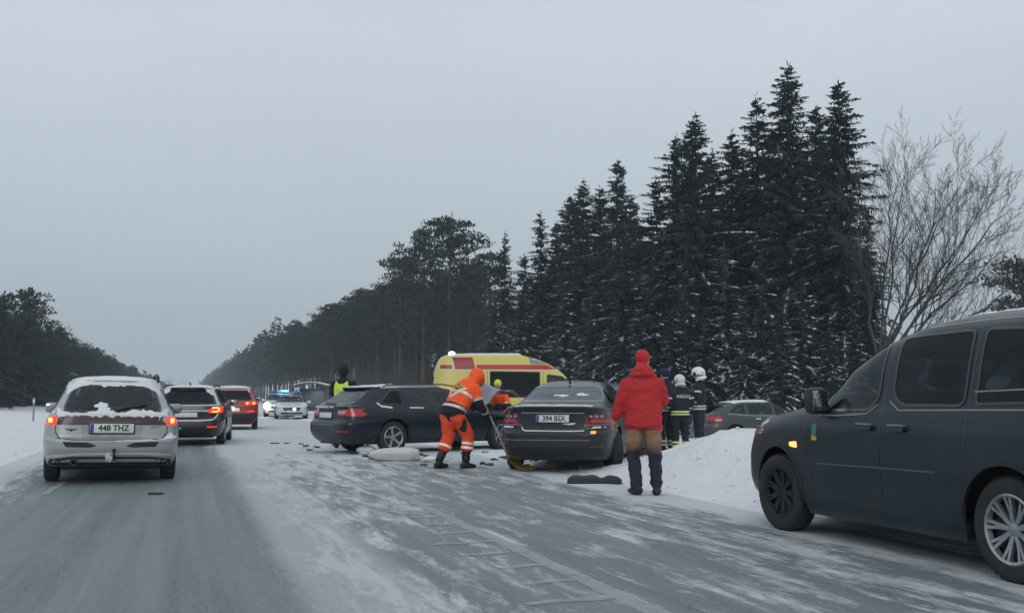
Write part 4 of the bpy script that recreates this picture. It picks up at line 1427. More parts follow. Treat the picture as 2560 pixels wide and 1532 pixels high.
# ---- red crossover
def red_suv():
    L, hw, H = 4.38, .92, 1.6
    c = Car('crossover_car', 'small red crossover car braking ahead of the black estate', 'car', paint('red paint', (0.36, 0.03, 0.016), (.16, .10, .08), .3, .3), L, hw, H,
            [(.26, .16), (.36, .04), (.5, 0), (.64, .01), (.7, .06), (.9, .07), (1.02, .11), (1.08, .16), (1.4, .42), (1.47, .40), (1.5, .4), (1.54, .7), (1.58, 1.2), (H, 1.85)],
            [(.26, L - .12), (.4, L - .02), (.55, L), (.75, L - .07), (.88, L - .3), (.97, L - .7), (1.04, L - 1.05), (1.08, L - 1.2), (1.4, L - 1.8), (1.5, L - 2.05), (1.56, L - 2.35), (H, L - 2.45)],
            belt=1.04, rw=.7, z0=.26, nr=7.0, ax=(.82, 3.46), wr=.335, rimr=.21, style='double')
    c.win('rear', [(-.68, 1.06), (.68, 1.06), (.58, 1.41), (-.58, 1.41)], M['glass_dark'], 'rear_window', r=.1)
    c.win('front', [(-.66, 1.12), (.66, 1.12), (.55, 1.46), (-.55, 1.46)], M['glass_mid'], 'windscreen')
    c.swin([(.75, 1.1), (2.1, 1.07), (2.1, 1.48), (.95, 1.43)], M['glass_dark'])
    c.swin([(2.18, 1.07), (3.15, 1.06), (2.6, 1.46), (2.18, 1.48)], M['glass_mid'])
    for p in (1, -1):
        q = [(.42, .90), (.84, .91), (.85, 1.0), (.6, 1.02), (.42, .99)]
        o = lamp(c, 'rear', [(x * p, z) for x, z in q], M['lamp_lit'], 'tail_lamp')
        for k in ([(.55, .985), (.49, .98), (.48, .935), (.55, .925)], [(.70, .985), (.77, .98), (.78, .935), (.70, .925)]):
            c.dec('rear', lpoly([(x * p, z) for x, z in k], .03), M['lamp_core'], 'light_guide', .014, parent=o, thick=.005, res=.03)
        lamp(c, 'rear', [(p * x, z) for x, z in ((.52, .64), (.76, .65), (.76, .68), (.52, .67))], M['lamp_lit'], 'reflector', r=.01)
    c.plate('rear', .72, None, extra=.02, m=mat('lit plate', (.85, .84, .78), .5), size=(.5, .13))
    MB().box((0, -.012, .80), (.12, .02, .015), .004).build('plate_lamp', mat('plate lamp on', (.9, .85, .6), .3, emit=(1, .9, .65), estr=6.0), c.root)
    ld = bpy.data.lights.new('plate_light', 'POINT'); ld.energy = .55; ld.color = (1, .9, .68); ld.shadow_soft_size = .03
    lo = bpy.data.objects.new('plate_light', ld); lo.location = (0, -.13, .84); link(lo, c.root)
    c.dec('rear', rnd(blob(0, .95, .05, .06, 2, 14, 0), .01), M['greytrim'], 'badge', .006, res=.03)
    c.dec('rear', [(-.86, .30), (.86, .30), (.88, .60), (-.88, .60)], M['black'], 'lower_bumper', .012, thick=.03)
    c.snow('rear', [(-.6, 1.44), (.6, 1.44), (.58, 1.53), (-.58, 1.53)], .015)
    c.snow('top', [(-.6, .45), (.6, .45), (.6, 2.1), (-.6, 2.1)], .015)
    c.dec('rear', lpoly([(-.5, .86), (.5, .86)], .02), M['greytrim'], 'trim_strip', .005)
    c.sseam([(2.14, .3), (2.14, 1.05)]); c.mirrors(2.95, 1.1); c.handles((1.5, 2.6), .95)
    c.interior(rows=((1.2, 2), (2.1, 2)), hr=1.3)
    return c.finish()

# ---- police vehicles facing the camera
def police(name, label, H, lit, beacon_side, group=None):
    L, hw = 4.7, .91
    k = H / 1.46
    T = [(.22, .16), (.32, .05), (.45, 0), (.62, .01), (.7, .06), (.95, .1), (1.02, .14), (1.3, .42), (1.38, .5), (1.42, .8), (1.44, 1.3), (1.46, 2.0)]
    F = [(.22, L - .12), (.34, L - .02), (.46, L), (.62, L - .05), (.74, L - .18), (.84, L - .6), (.92, L - 1.0), (.97, L - 1.25), (1.28, L - 1.95), (1.36, L - 2.2), (1.42, L - 2.5), (1.46, L - 2.68)]
    pm = paint('police white paint', (.55, .57, .6), (.3, .31, .32), .4, .3)
    c = Car(name, label, 'police car', pm, L, hw, H, [(z * k, y) for z, y in T], [(z * k, y) for z, y in F], belt=.94 * k, rw=.68, z0=.22 * k, ax=(.95, 3.7), wr=.32, rimr=.205, nf=5.2, nr=6.5, group=group)
    z = lambda q: [(a, b * k) for a, b in q]
    c.win('front', z([(-.69, .985), (.69, .985), (.57, 1.33), (-.57, 1.33)]), M['glass_dark'], 'windscreen', r=.08)
    c.win('rear', z([(-.64, 1.02), (.64, 1.02), (.54, 1.3), (-.54, 1.3)]), M['glass_dark'], 'rear_window')
    c.swin(z([(.75, 1.0), (2.28, .98), (2.28, 1.36), (1.0, 1.32)]), M['glass_dark'])
    c.swin(z([(2.36, .98), (3.35, .97), (2.74, 1.34), (2.36, 1.36)]), M['glass_dark'])
    band = mat('police blue livery', (.02, .05, .22), .35)
    c.both(z([(.3, .6), (4.3, .6), (4.35, .74), (.3, .8)]), band, 'livery_band', .003)
    c.dec('front', rnd(z([(-.42, .5), (.42, .5), (.48, .68), (-.48, .68)]), .05), M['black'], 'grille', .005)
    c.dec('front', rnd(z([(-.6, .3), (.6, .3), (.55, .4), (-.55, .4)]), .03), M['black'], 'lower_grille', .005)
    for p in (1, -1):
        q = z([(p * .5, .6), (p * .8, .63), (p * .82, .72), (p * .55, .69)])
        o = lamp(c, 'front', q, M['lamp_clear'], 'headlamp')
        if lit:
            on = beacon_side * p > 0
            if on: c.dec('front', blob(p * .68, .655 * k, .19, .18, 4, 16, 0), M['lamp_warm'], 'bulb', .02, parent=o, res=.03)
        else:
            c.dec('front', blob(p * .24 + (.1 if p < 0 else 0), .58 * k, .085, .07, 4, 14, 0), M['lamp_blue2'] if p < 0 else M['lens_blue'], 'flash_lamp', .02, parent=o, res=.03)
    if not lit:
        c.dec('front', blob(-.84, .86 * k, .06, .06, 5, 12, 0), M['lamp_blue2'], 'flash_lamp', .03, res=.03)
    c.plate('front', .45 * k, None)
    zt = H + .085
    b = MB().box((0, 2.35, zt), (1.12, .3, .1), .03).build('light_bar', mat('light bar shell', (.3, .32, .36), .3), c.root)
    for sx_, on in ((-1, True), (1, False)):
        lit_ = on if beacon_side > 0 else on
        MB().box((sx_ * .33, 2.35, zt + .003), (.42, .312, .112), .03).build('beacon', M['lamp_blue'] if (lit_ and lit) else M['lens_blue'], b)
    for sx_ in (-1, 1):
        MB().box((sx_ * .4, 2.35, H + .01), (.06, .2, .07), .01).build('bar_foot', M['black'], b)
    c.mirrors(3.1, 1.0 * k)
    if lit:
        for nm, pos, col_, en in (('beacon_light', (-.33, 2.6, zt + .12), (.1, .4, 1.0), 60.0), ('headlamp_light', (.68, L + .12, .66), (1.0, .85, .6), 25.0)):
            ld = bpy.data.lights.new(nm, 'POINT'); ld.energy = en; ld.color = col_; ld.shadow_soft_size = .06
            lo = bpy.data.objects.new(nm, ld); lo.location = pos; link(lo, c.root)
    c.snow('top', [(-.55, 1.1), (.55, 1.1), (.55, 2.1), (-.55, 2.1)], .012)
    c.interior(rows=((1.4, 2), (2.3, 2)), hr=1.12 * k)
    return c.finish()
# ---- navy estate standing across the road, bonnet burst open
def navy_estate():
    L, hw, H = 4.95, .945, 1.475
    pm = paint('navy paint', (0.007, 0.012, 0.022), (0.045, 0.056, 0.07), .3, .22, coat=.1, spec=.4)
    c = Car('estate_car', 'dark navy estate car standing across the road with its crumpled bonnet sprung up', 'car', pm, L, hw, H,
            [(.22, .2), (.32, .07), (.45, .0), (.62, .0), (.68, .04), (.72, .08), (.9, .09), (.985, .06), (1.0, .14), (1.05, .24), (1.3, .60), (1.36, .66), (1.375, .60), (1.39, .62), (1.41, .9), (1.44, 1.35), (H, 2.1)],
            [(.22, L - .12), (.36, L - .02), (.5, L), (.66, L - .05), (.78, L - .3), (.87, L - .75), (.94, L - 1.1), (.98, L - 1.28), (1.26, L - 1.95), (1.35, L - 2.2), (1.42, L - 2.6), (H, L - 2.7)],
            belt=.95, rw=.68, z0=.22, ax=(1.14, 3.98), wr=.335, rimr=.225, spokes=5, style='wide', nr=[(.22, 7), (.6, 8), (1.0, 7), (H, 5)])
    c.win('rear', [(-.70, 1.02), (.70, 1.02), (.575, 1.325), (-.575, 1.325)], M['glass_frost'], 'rear_window', r=.07)
    c.win('front', [(-.68, 1.0), (.68, 1.0), (.56, 1.32), (-.56, 1.32)], M['glass_mid'], 'windscreen')
    c.swin([(.80, 1.03), (1.42, .995), (1.42, 1.34), (1.18, 1.33)], M['glass_dark'])
    c.swin([(1.50, .99), (2.45, .975), (2.45, 1.37), (1.50, 1.345)], M['glass_mid'])
    c.swin([(2.53, .975), (3.55, .96), (2.95, 1.33), (2.53, 1.37)], M['glass_mid'])
    for p in (1, -1):
        a = [(.40, .80), (.92, .78), (.93, .93), (.70, .935), (.40, .90)]
        o = lamp(c, 'rear', [(x * p, z) for x, z in a], M['lamp_off'], 'tail_lamp')
        c.dec('rear', [(p * x, z) for x, z in ((.42, .835), (.66, .83), (.70, .9), (.42, .895))], mat('reversing lens', (.4, .33, .3), .2), 'reversing_lamp', .014, parent=o, thick=.004, res=.04)
        s_ = [(.12, .80), (.40, .775), (.36, .90), (.12, .925)]
        lamp(c, 'right' if p > 0 else 'left', s_, M['lamp_off'], 'tail_lamp_return')
        lamp(c, 'rear', [(p * x, z) for x, z in ((.54, .455), (.80, .455), (.80, .485), (.54, .485))], M['lamp_off'], 'reflector', r=.01)
    c.plate('rear', .80, None, x=-.1, tilt=R(-6), extra=.016)
    c.dec('rear', [(-.9, .60), (.45, .60), (.45, .612), (-.9, .612)], M['greytrim'], 'bumper_line', .008)
    c.snow('rear', lpoly([(-.75, .985), (-.3, .97), (.25, .97)], .03), .014, res=.04)
    c.snow('rear', blob(-.45, .94, .03, .05, 4), .01, res=.03)
    c.snow('top', [(-.6, .66), (-.1, .63), (.35, .66), (.55, .9), (.40, 1.4), (-.2, 1.8), (-.6, 1.9)], .018)
    c.snow('top', lpoly([(.585, 1.0), (.60, 1.6), (.60, 2.6), (.585, 3.0)], .035), .008, res=.05)
    c.dec('rear', rnd([(-.35, 1.03), (.1, 1.02), (.1, 1.045), (-.35, 1.055)], .01), M['black'], 'rear_wiper', .014, thick=.01, res=.04)
    c.both(lpoly([(.98, 1.36), (1.5, 1.385), (2.5, 1.40), (3.0, 1.36), (3.7, .97)], .02), M['greytrim'], 'window_trim', .008, res=.05)
    c.snow('right', lpoly([(.78, 1.06), (.86, .99), (1.12, .955)], .035), .012, res=.03)
    c.snow('right', lpoly([(1.55, .955), (1.9, .95)], .025), .012, res=.03)
    c.sseam([(1.75, .35), (1.72, .55), (1.44, .8), (1.46, .97)]); c.sseam([(2.49, .28), (2.49, .96)]); c.sseam([(3.55, .32), (3.56, .95)])
    c.sseam([(1.3, .74), (4.2, .72)], wd=.012, name='crease', m=M['gloss'])
    c.handles((1.9, 2.95), .865)
    c.mirrors(3.28, 1.03, sz=(.24, .13, .17))
    for sg in (-1, 1):
        MB().tube([(sg * .60, 1.05, 1.40), (sg * .60, 1.15, 1.44), (sg * .595, 2.6, 1.46), (sg * .60, 2.95, 1.41)], .014, 8).build('roof_rail', M['black'], c.root)
    c.interior(rows=((1.6, 2), (2.55, 2)))
    # crumpled bonnet: a creased sheet sprung up from the scuttle
    b = MB()
    nu, nv = 15, 13
    for j in range(nv):
        for i in range(nu):
            u, v = i / (nu - 1), j / (nv - 1)
            x = (u - .5) * 2 * (.80 - .10 * v)
            fold = .50 * math.sin(min(1, v * 1.8) * math.pi / 2) if v < .5 else .50 - (v - .5) * .40
            fold *= (1.0 - .25 * abs(u - .5) * 2)
            y = L - 1.34 + 1.12 * v
            z = .985 + fold + .035 * math.sin(u * 9 + v * 7) * v + .03 * math.sin(v * 14 + u * 3)
            b.v.append((x, y, z))
    n = nu * nv
    b.v += [(x, y, z - .018) for x, y, z in b.v]
    for j in range(nv - 1):
        for i in range(nu - 1):
            a = j * nu + i
            b.f.append((a, a + 1, a + nu + 1, a + nu))
            b.f.append((n + a, n + a + nu, n + a + nu + 1, n + a + 1))
    for i in range(nu - 1):
        b.f += [(i + 1, i, n + i, n + i + 1), ((nv - 1) * nu + i, (nv - 1) * nu + i + 1, n + (nv - 1) * nu + i + 1, n + (nv - 1) * nu + i)]
    for j in range(nv - 1):
        a = j * nu
        b.f += [(a, a + nu, n + a + nu, n + a), (a + nu - 1 + nu, a + nu - 1, n + a + nu - 1, n + a + 2 * nu - 1)]
    b.build('bonnet', mat('bonnet sky sheen', (.16, .17, .20), .32, .3, vary=.25, vscale=4, coat=.2), c.root, sharp=25)  # sky reflection on the tilted sheet put into its grey base colour
    e_ = MB()
    rr = random.Random(5)
    for i in range(14):
        e_.box((rr.uniform(-.6, .6), L - rr.uniform(.25, 1.1), .88 + rr.uniform(-.04, .08)), (rr.uniform(.1, .3), rr.uniform(.1, .3), rr.uniform(.06, .16)), .02, Matrix.Rotation(rr.uniform(-.4, .4), 4, 'Z'))
    e_.build('engine', M['black'], c.root)
    return c.finish(steer=14)

# ---- dark saloon with plate 394 BSX
def dark_saloon(name='saloon_car', label='dark saloon car with number plate 394 BSX, rear towards the red-jacketed person', full=True, pm=None, toe=24):
    L, hw, H = 4.78, .93, 1.48
    pm = pm or paint('dark saloon paint', (0.012, 0.016, 0.020), (0.05, 0.058, 0.064), .32, .26, coat=.1, spec=.4)
    c = Car(name, label, 'car', pm, L, hw, H,
            [(.2, .2), (.3, .07), (.42, .0), (.6, .0), (.66, .05), (.7, .07), (.9, .08), (1.0, .06), (1.025, .05), (1.04, .1), (1.055, .3), (1.085, .52), (1.3, 1.25), (1.38, 1.55), (1.43, 1.8), (1.465, 2.1), (H, 2.45)],
            [(.2, L - .12), (.34, L - .02), (.48, L), (.64, L - .06), (.76, L - .3), (.86, L - .75), (.93, L - 1.08), (.98, L - 1.28), (1.26, L - 1.9), (1.36, L - 2.12), (1.44, L - 2.3), (H, L - 2.32)],
            W=[(.2, .86), (.3, .895), (.5, .92), (.62, .93), (.8, .925), (.9, .912), (1.0, .88), (1.03, .85), (1.06, .80), (1.30, .665), (1.38, .60), (1.43, .50), (1.465, .3), (H, .10)],
            belt=.95, rw=.68, z0=.2, ax=(1.05, 3.9), wr=.33, rimr=.215, spokes=7, style='single', nr=[(.2, 6), (.6, 6.5), (1.0, 6), (1.06, 5), (H, 3.5)], ymid=2.4)
    c.win('rear', [(-.70, 1.095), (.70, 1.095), (.55, 1.375), (-.55, 1.375)], M['glass_frost'], 'rear_window', r=.09)
    c.win('front', [(-.68, 1.0), (.68, 1.0), (.57, 1.34), (-.57, 1.34)], M['glass_mid'], 'windscreen')
    c.swin([(1.15, 1.08), (1.55, 1.06), (1.55, 1.33), (1.42, 1.30)], M['glass_dark'], border=.02, r=.03)
    c.swin([(1.62, 1.05), (2.42, 1.02), (2.42, 1.385), (1.62, 1.34)], M['glass_mid'])
    c.swin([(2.5, 1.02), (3.45, .98), (2.85, 1.35), (2.5, 1.385)], M['glass_mid'])
    if full:
        for p in (1, -1):
            a = [(.50, .76), (.90, .77), (.91, .90), (.84, .955), (.55, .935)]
            o = lamp(c, 'rear', [(x * p, z) for x, z in a], M['lamp_dark'], 'tail_lamp')
            c.dec('rear', [(p * x, z) for x, z in ((.55, .775), (.87, .785), (.88, .835), (.60, .835))], M['lamp_off'], 'red_lens', .014, parent=o, thick=.004, res=.04)
            for q in (.60, .68, .75):
                c.dec('rear', blob(p * q, .88, .028, .022, 3, 10, 0), M['greytrim'], 'reversing_bulb', .013, parent=o, thick=.004, res=.03)
            c.dec('rear', [(p * x, z) for x, z in ((.50, .742), (.91, .75), (.91, .76), (.50, .754))], M['greytrim'], 'lamp_strip', .008, res=.05)
            lamp(c, 'rear', [(p * x, z) for x, z in ((.58, .40), (.80, .40), (.80, .425), (.58, .425))], M['lamp_dark'], 'reflector', r=.01)
        lamp(c, 'rear', [(.60, .615), (.68, .615), (.68, .655), (.60, .655)], mat('amber lens', (.5, .2, .03), .2, emit=(1, .45, .08), estr=.9), 'indicator', r=.012)
        c.plate('rear', .845, '394 BSX', tilt=R(-5), extra=.016)
        c.dec('rear', [(-.5, .925), (.5, .925), (.5, .94), (-.5, .94)], M['chrome'], 'chrome_strip', .008)
        c.dec('rear', rnd([(-.17, .968), (.17, .968), (.17, .985), (-.17, .985)], .006), M['lamp_dark'], 'brake_light', .006)
        c.dec('rear', [(-.92, .51), (.6, .51), (.6, .52), (-.92, .52)], M['greytrim'], 'bumper_line', .006)
        c.seam('rear', [(-.52, .76), (-.5, .68), (-.45, .65), (.45, .65), (.5, .68), (.52, .76)], .012)
        c.snow('rear', lpoly([(-.49, .72), (-.475, .675), (-.43, .655), (.3, .652), (.50, .66)], .016), .006, res=.03)
        c.snow('rear', rnd([(.60, .695), (.82, .705), (.80, .728), (.64, .726)], .008), .012, res=.03)
        c.snow('rear', rnd([(-.82, .695), (-.64, .70), (-.62, .722), (-.82, .735)], .008), .012, res=.03)
        c.snow('rear', blob(.26, .765, .12, .012, 6), .008, res=.03)
        c.snow('top', [(-.60, .12), (.60, .12), (.64, .22), (.3, .28), (-.4, .3), (-.64, .22)], .01)
        c.dec('rear', lpoly([(-.73, 1.1), (-.57, 1.385), (.57, 1.385), (.73, 1.1)], .022), M['greytrim'], 'frosted_seal', .009, res=.06)
        c.snow('rear', blob(-.02, 1.2, .10, .025, 8), .004, res=.03); c.snow('rear', blob(.32, 1.22, .09, .02, 9), .004, res=.03)
        MB().tube([(0, 1.75, 1.41), (.0, 1.55, 1.55)], [.022, .006], 6).build('roof_aerial', M['black'], c.root)
        c.dec('rear', rnd([(-.75, .26), (.8, .26), (.75, .36), (-.7, .36)], .03), M['black'], 'diffuser', .006)
    else:
        for p in (1, -1):
            lamp(c, 'front', [(p * x, z) for x, z in ((.45, .60), (.85, .64), (.86, .72), (.5, .69))], M['lamp_clear'], 'headlamp')
        c.dec('front', rnd([(-.42, .48), (.42, .48), (.40, .66), (-.40, .66)], .05), M['black'], 'grille', .006)
        c.plate('front', .45, None)
    c.sseam([(1.7, .35), (1.68, .6), (1.5, .85), (1.55, 1.03)]); c.sseam([(2.46, .28), (2.46, 1.0)]); c.sseam([(3.5, .32), (3.5, .97)])
    c.handles((1.95, 2.95), .88); c.mirrors(3.2, 1.03)
    c.interior(rows=((1.75, 2), (2.6, 2)))
    return c.finish(toe=toe)

def hatch():
    L, hw, H = 4.5, .91, 1.45
    c = Car('hatchback_car', 'grey-green car low behind the snow bank, beside the tall firefighter', 'car', paint('green grey paint', (0.032, 0.04, 0.042), (.11, .12, .12), .4, .3), L, hw, H,
            [(.2, .18), (.32, .06), (.45, 0), (.62, .01), (.7, .06), (.95, .1), (1.0, .14), (1.05, .26), (1.28, .75), (1.36, .98), (1.41, 1.3), (1.435, 1.6), (H, 2.0)],
            [(.2, L - .12), (.34, L - .02), (.46, L), (.62, L - .05), (.74, L - .25), (.85, L - .72), (.93, L - 1.1), (.97, L - 1.25), (1.26, L - 1.9), (1.35, L - 2.12), (1.42, L - 2.38), (H, L - 2.45)],
            belt=.94, rw=.67, z0=.2, ax=(.92, 3.6), wr=.32, rimr=.2, style='double')
    c.win('rear', [(-.64, 1.03), (.64, 1.03), (.55, 1.28), (-.55, 1.28)], M['glass_dark'], 'rear_window')
    c.win('front', [(-.66, 1.0), (.66, 1.0), (.54, 1.31), (-.54, 1.31)], M['glass'], 'windscreen')
    c.swin([(.72, 1.06), (1.32, 1.0), (1.32, 1.33), (1.1, 1.31)], M['glass'])
    c.swin([(1.4, .99), (2.25, .98), (2.25, 1.355), (1.4, 1.335)], M['glass'])
    c.swin([(2.33, .98), (3.3, .96), (2.72, 1.32), (2.33, 1.355)], M['glass'])
    for p in (1, -1):
        lamp(c, 'rear', [(p * x, z) for x, z in ((.5, .80), (.88, .80), (.88, .93), (.55, .93))], M['lamp_off'], 'tail_lamp')
        lamp(c, 'right' if p > 0 else 'left', [(.12, .80), (.26, .82), (.52, .93), (.16, .93)], M['lamp_off'], 'tail_lamp_return')
    c.both(lpoly([(.7, 1.02), (1.4, .965), (3.4, .945)], .03), M['greytrim'], 'window_trim', .008, res=.06)
    c.snow('top', [(-.55, 1.0), (.55, 1.0), (.55, 2.2), (-.55, 2.2)], .014)
    c.sseam([(1.3, .6), (1.33, .95)]); c.sseam([(2.29, .3), (2.29, .96)]); c.handles((1.6, 2.7), .86, M['chrome']); c.mirrors(3.05, 1.0)
    c.plate('rear', .7, None)
    c.interior(rows=((1.5, 2), (2.35, 2)))
    return c.finish()

# ---- yellow ambulance
def ambulance():
    L, hw, H = 5.2, .97, 2.5
    ym_ = paint('ambulance yellow', (0.60, 0.51, 0.13), (.36, .33, .17), .5, .4)
    c = Car('ambulance', 'yellow ambulance van with red stripe and blue beacon on its roof', 'ambulance', ym_, L, hw, H,
            [(.24, .1), (.45, 0), (.6, .02), (.66, .05), (1.2, .08), (1.9, .16), (2.2, .24), (2.36, .33), (2.44, .5), (2.48, .9), (H, 1.8)],
            [(.24, L - .12), (.42, L - .01), (.6, L), (.8, L - .05), (.98, L - .2), (1.1, L - .55), (1.2, L - .92), (1.26, L - 1.0), (1.76, L - 1.42), (1.86, L - 1.5), (2.0, L - 1.66), (2.2, L - 1.98), (2.36, L - 2.4), (2.45, L - 2.9), (H, L - 3.3)],
            W=[(.24, .90), (.35, .94), (.7, .97), (1.1, .97), (1.2, .955), (1.26, .94), (1.9, .87), (2.0, .86), (2.3, .80), (2.4, .72), (2.46, .52), (2.49, .28), (H, .1)],
            ax=(1.0, 4.1), wr=.34, rimr=.2, style='single', spokes=6, nr=9.0, nf=5.0, ymid=2.5)
    red = mat('red stripe', (0.42, 0.028, 0.018), .4, vary=.15)
    red2 = mat('dark red stripe', (0.30, 0.02, 0.035), .35, vary=.12)
    cream = mat('white edge', (.62, .60, .50), .45)
    c.swin([(1.62, 1.16), (2.98, 1.16), (2.98, 1.93), (1.62, 1.95)], M['glass_dark'], r=.03)
    c.swin([(3.16, 1.22), (4.05, 1.24), (3.62, 1.80), (3.16, 1.86)], M['glass_mid'], r=.06)
    c.win('front', [(-.80, 1.30), (.80, 1.30), (.76, 1.74), (-.76, 1.74)], M['glass_mid'], 'windscreen')
    c.win('rear', [(-.6, 1.2), (.6, 1.2), (.55, 1.8), (-.55, 1.8)], M['glass_dark'], 'rear_window', r=.04)
    c.both([(.30, 2.015), (.62, 2.01), (.60, 2.13), (.30, 2.13)], red2, 'stripe', .004)
    c.both([(.66, 2.0), (1.24, 2.0), (1.16, 2.36), (.60, 2.36)], red2, 'stripe', .004)
    c.both([(1.28, 2.0), (3.55, 2.0), (3.45, 2.14), (1.26, 2.14)], red, 'stripe', .004)
    c.both(lpoly([(.30, 1.985), (3.5, 1.975)], .03), cream, 'stripe_edge', .005)
    c.both(lpoly([(.60, 2.37), (.68, 1.99)], .03), cream, 'stripe_edge', .006)
    c.both([(.35, .62), (3.4, .62), (3.4, .76), (.35, .76)], red, 'stripe', .004)
    c.both([(2.72, 2.17), (3.2, 2.16), (2.9, 2.32), (2.68, 2.37)], M['greytrim'], 'roof_vent_panel', .006, res=.05)
    c.sseam([(1.56, .4), (1.56, 1.96)]); c.sseam([(3.06, .3), (3.06, 1.95)]); c.sseam([(4.1, .5), (4.12, 1.2)])
    for y in (.62, 3.05):
        b = MB().add(*lathe([(0, .09), (.05, .09), (.09, .07), (.105, .02)], 18), Matrix.Rotation(R(-90), 4, 'Y'))
        for x in ((-.45, .45) if y < 1 else (-.5, .5)):
            lit_ = (y < 1 and x > 0)
            z = 2.44 if y < 1 else 1.99
            o = mk('beacon', b.v, b.f, M['lamp_blue2'] if lit_ else M['lens_blue'], c.root)
            o.location = (x, y if y < 1 else 3.52, z)
    for p in (1, -1):
        lamp(c, 'front', [(p * x, z) for x, z in ((.55, .75), (.88, .8), (.88, .95), (.6, .93))], M['lamp_clear'], 'headlamp')
        lamp(c, 'rear', [(p * x, z) for x, z in ((.8, .9), (.92, .9), (.9, 1.4), (.82, 1.4))], M['lamp_off'], 'tail_lamp')
    c.dec('front', rnd([(-.6, .55), (.6, .55), (.55, .8), (-.55, .8)], .05), M['black'], 'grille', .006)
    c.mirrors(3.95, 1.32, sz=(.2, .14, .3), m=M['black']); c.handles((1.75, 3.25), 1.02, M['black'])
    c.snow('top', [(-.6, .6), (.6, .6), (.6, 2.6), (-.6, 2.6)], .012)
    c.interior(floor=.6, rows=((3.0, 2),), hr=1.6)
    return c.finish()

# ---- dark passenger van close on the right
def dark_van():
    L, hw, H = 4.42, .925, 1.82
    pm = paint('dark van paint', (0.004, 0.0125, 0.0195), (0.036, 0.054, 0.064), .7, .32, top=1.2, coat=0.08, spec=.4)
    c = Car('passenger_van', 'dark grey passenger van with lit orange side indicator parked by the snow bank', 'van', pm, L, hw, H,
            [(.24, .14), (.36, .04), (.5, 0), (.64, .02), (.7, .06), (1.1, .08), (1.5, .2), (1.66, .28), (1.73, .36), (1.77, .6), (1.8, .85), (H, 1.15)],
            [(.24, L - .16), (.34, L - .05), (.46, L - .0), (.62, L - .01), (.78, L - .06), (.9, L - .15), (.98, L - .32), (1.05, L - .68), (1.11, L - 1.05), (1.15, L - 1.25), (1.4, L - 1.66), (1.55, L - 1.98), (1.66, L - 2.3), (1.73, L - 2.6), (1.78, L - 2.95), (H, L - 3.2)],
            W=[(.24, .87), (.34, .90), (.5, .915), (.66, .925), (.9, .922), (1.0, .905), (1.06, .89), (1.1, .875), (1.58, .755), (1.66, .715), (1.72, .64), (1.77, .50), (1.8, .3), (H, .1)],
            ax=(.74, 3.525), wr=.335, rimr=.222, spokes=9, style='double', nr=7.0, nf=[(.24, 6.5), (.9, 6.0), (1.1, 5.5), (1.4, 6), (H, 4)], ymid=1.18, archr=.405, track=.90)
    c.swin([(2.88, 1.075), (3.10, 1.075), (2.92, 1.24), (2.88, 1.25)], M['glass_mid'], 'quarter_window', border=.022, r=.03)
    c.swin([(2.08, 1.16), (2.18, 1.07), (2.81, 1.06), (2.81, 1.29), (2.42, 1.545), (2.08, 1.62)], M['glass'], r=.12, border=.02)
    c.swin([(1.13, 1.11), (1.80, 1.11), (1.93, 1.20), (1.93, 1.64), (1.13, 1.655)], M['glass_dark'], r=.08, border=.02)
    c.swin([(.30, 1.14), (1.04, 1.12), (1.04, 1.655), (.42, 1.63)], M['glass_dark'], r=.06, border=.02)
    c.win('front', [(-.74, 1.19), (.74, 1.19), (.66, 1.54), (-.66, 1.54)], M['glass'], 'windscreen')
    c.win('rear', [(-.66, 1.15), (.66, 1.15), (.58, 1.6), (-.58, 1.6)], M['glass_dark'], 'rear_window')
    lt = M['greytrim']
    c.sseam([(.35, 1.10), (1.0, 1.092), (1.82, 1.08), (1.95, 1.15)], wd=.010, m=lt, name='window_line', off=.006)
    c.sseam([(2.09, 1.12), (2.2, 1.05), (2.6, 1.03), (2.86, 1.03)], wd=.012, m=lt, name='window_line', off=.006)
    c.sseam([(.35, 1.235), (1.05, 1.215)], wd=.010, m=lt, name='blind_edge', off=.010)
    c.sseam([(2.01, .30), (2.01, .7), (2.005, 1.55), (1.98, 1.68)], wd=.012); c.sseam([(1.09, .85), (1.09, 1.66)], wd=.012); c.sseam([(2.93, .35), (3.02, .75), (3.06, 1.02)], wd=.012)
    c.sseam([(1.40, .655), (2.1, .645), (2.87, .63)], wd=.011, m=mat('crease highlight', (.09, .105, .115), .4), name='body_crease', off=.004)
    c.sseam([(1.9, .30), (2.8, .335)], wd=.02, m=M['black'], name='sill_line')
    c.sseam([(.25, 1.70), (1.0, 1.715), (1.9, 1.69)], wd=.014, name='roof_gutter'); c.sseam([(1.98, 1.68), (2.3, 1.615), (2.62, 1.47), (2.86, 1.30)], wd=.018, name='roof_gutter')
    for y in (1.70, 2.09):
        c.both(rnd([(y, .925), (y + .2, .925), (y + .2, .965), (y, .965)], .018), pm, 'door_handle', .028, thick=.015)
        c.both(lpoly([(y + .01, .968), (y + .19, .968)], .010), lt, 'handle_edge', .032, thick=.01, res=.05)
    for v in ('left', 'right'):
        lamp(c, v, [(3.17, .745), (3.28, .755), (3.29, .79), (3.18, .80)], M['lamp_amber'], 'side_indicator', r=.012)
        lamp(c, v, [(3.84, .925), (4.3, .885), (4.25, .985), (3.95, .99)], M['lamp_clear'], 'headlamp')
    for p in (1, -1):
        lamp(c, 'front', [(p * x, z) for x, z in ((.52, .80), (.86, .84), (.85, .97), (.6, .95))], M['lamp_clear'], 'headlamp')
        lamp(c, 'rear', [(p * x, z) for x, z in ((.76, .8), (.88, .8), (.86, 1.2), (.78, 1.2))], M['lamp_off'], 'tail_lamp')
    c.dec('front', rnd([(-.5, .5), (.5, .5), (.46, .75), (-.46, .75)], .05), M['black'], 'grille', .006)
    c.plate('front', .5, None); c.plate('rear', .85, None)
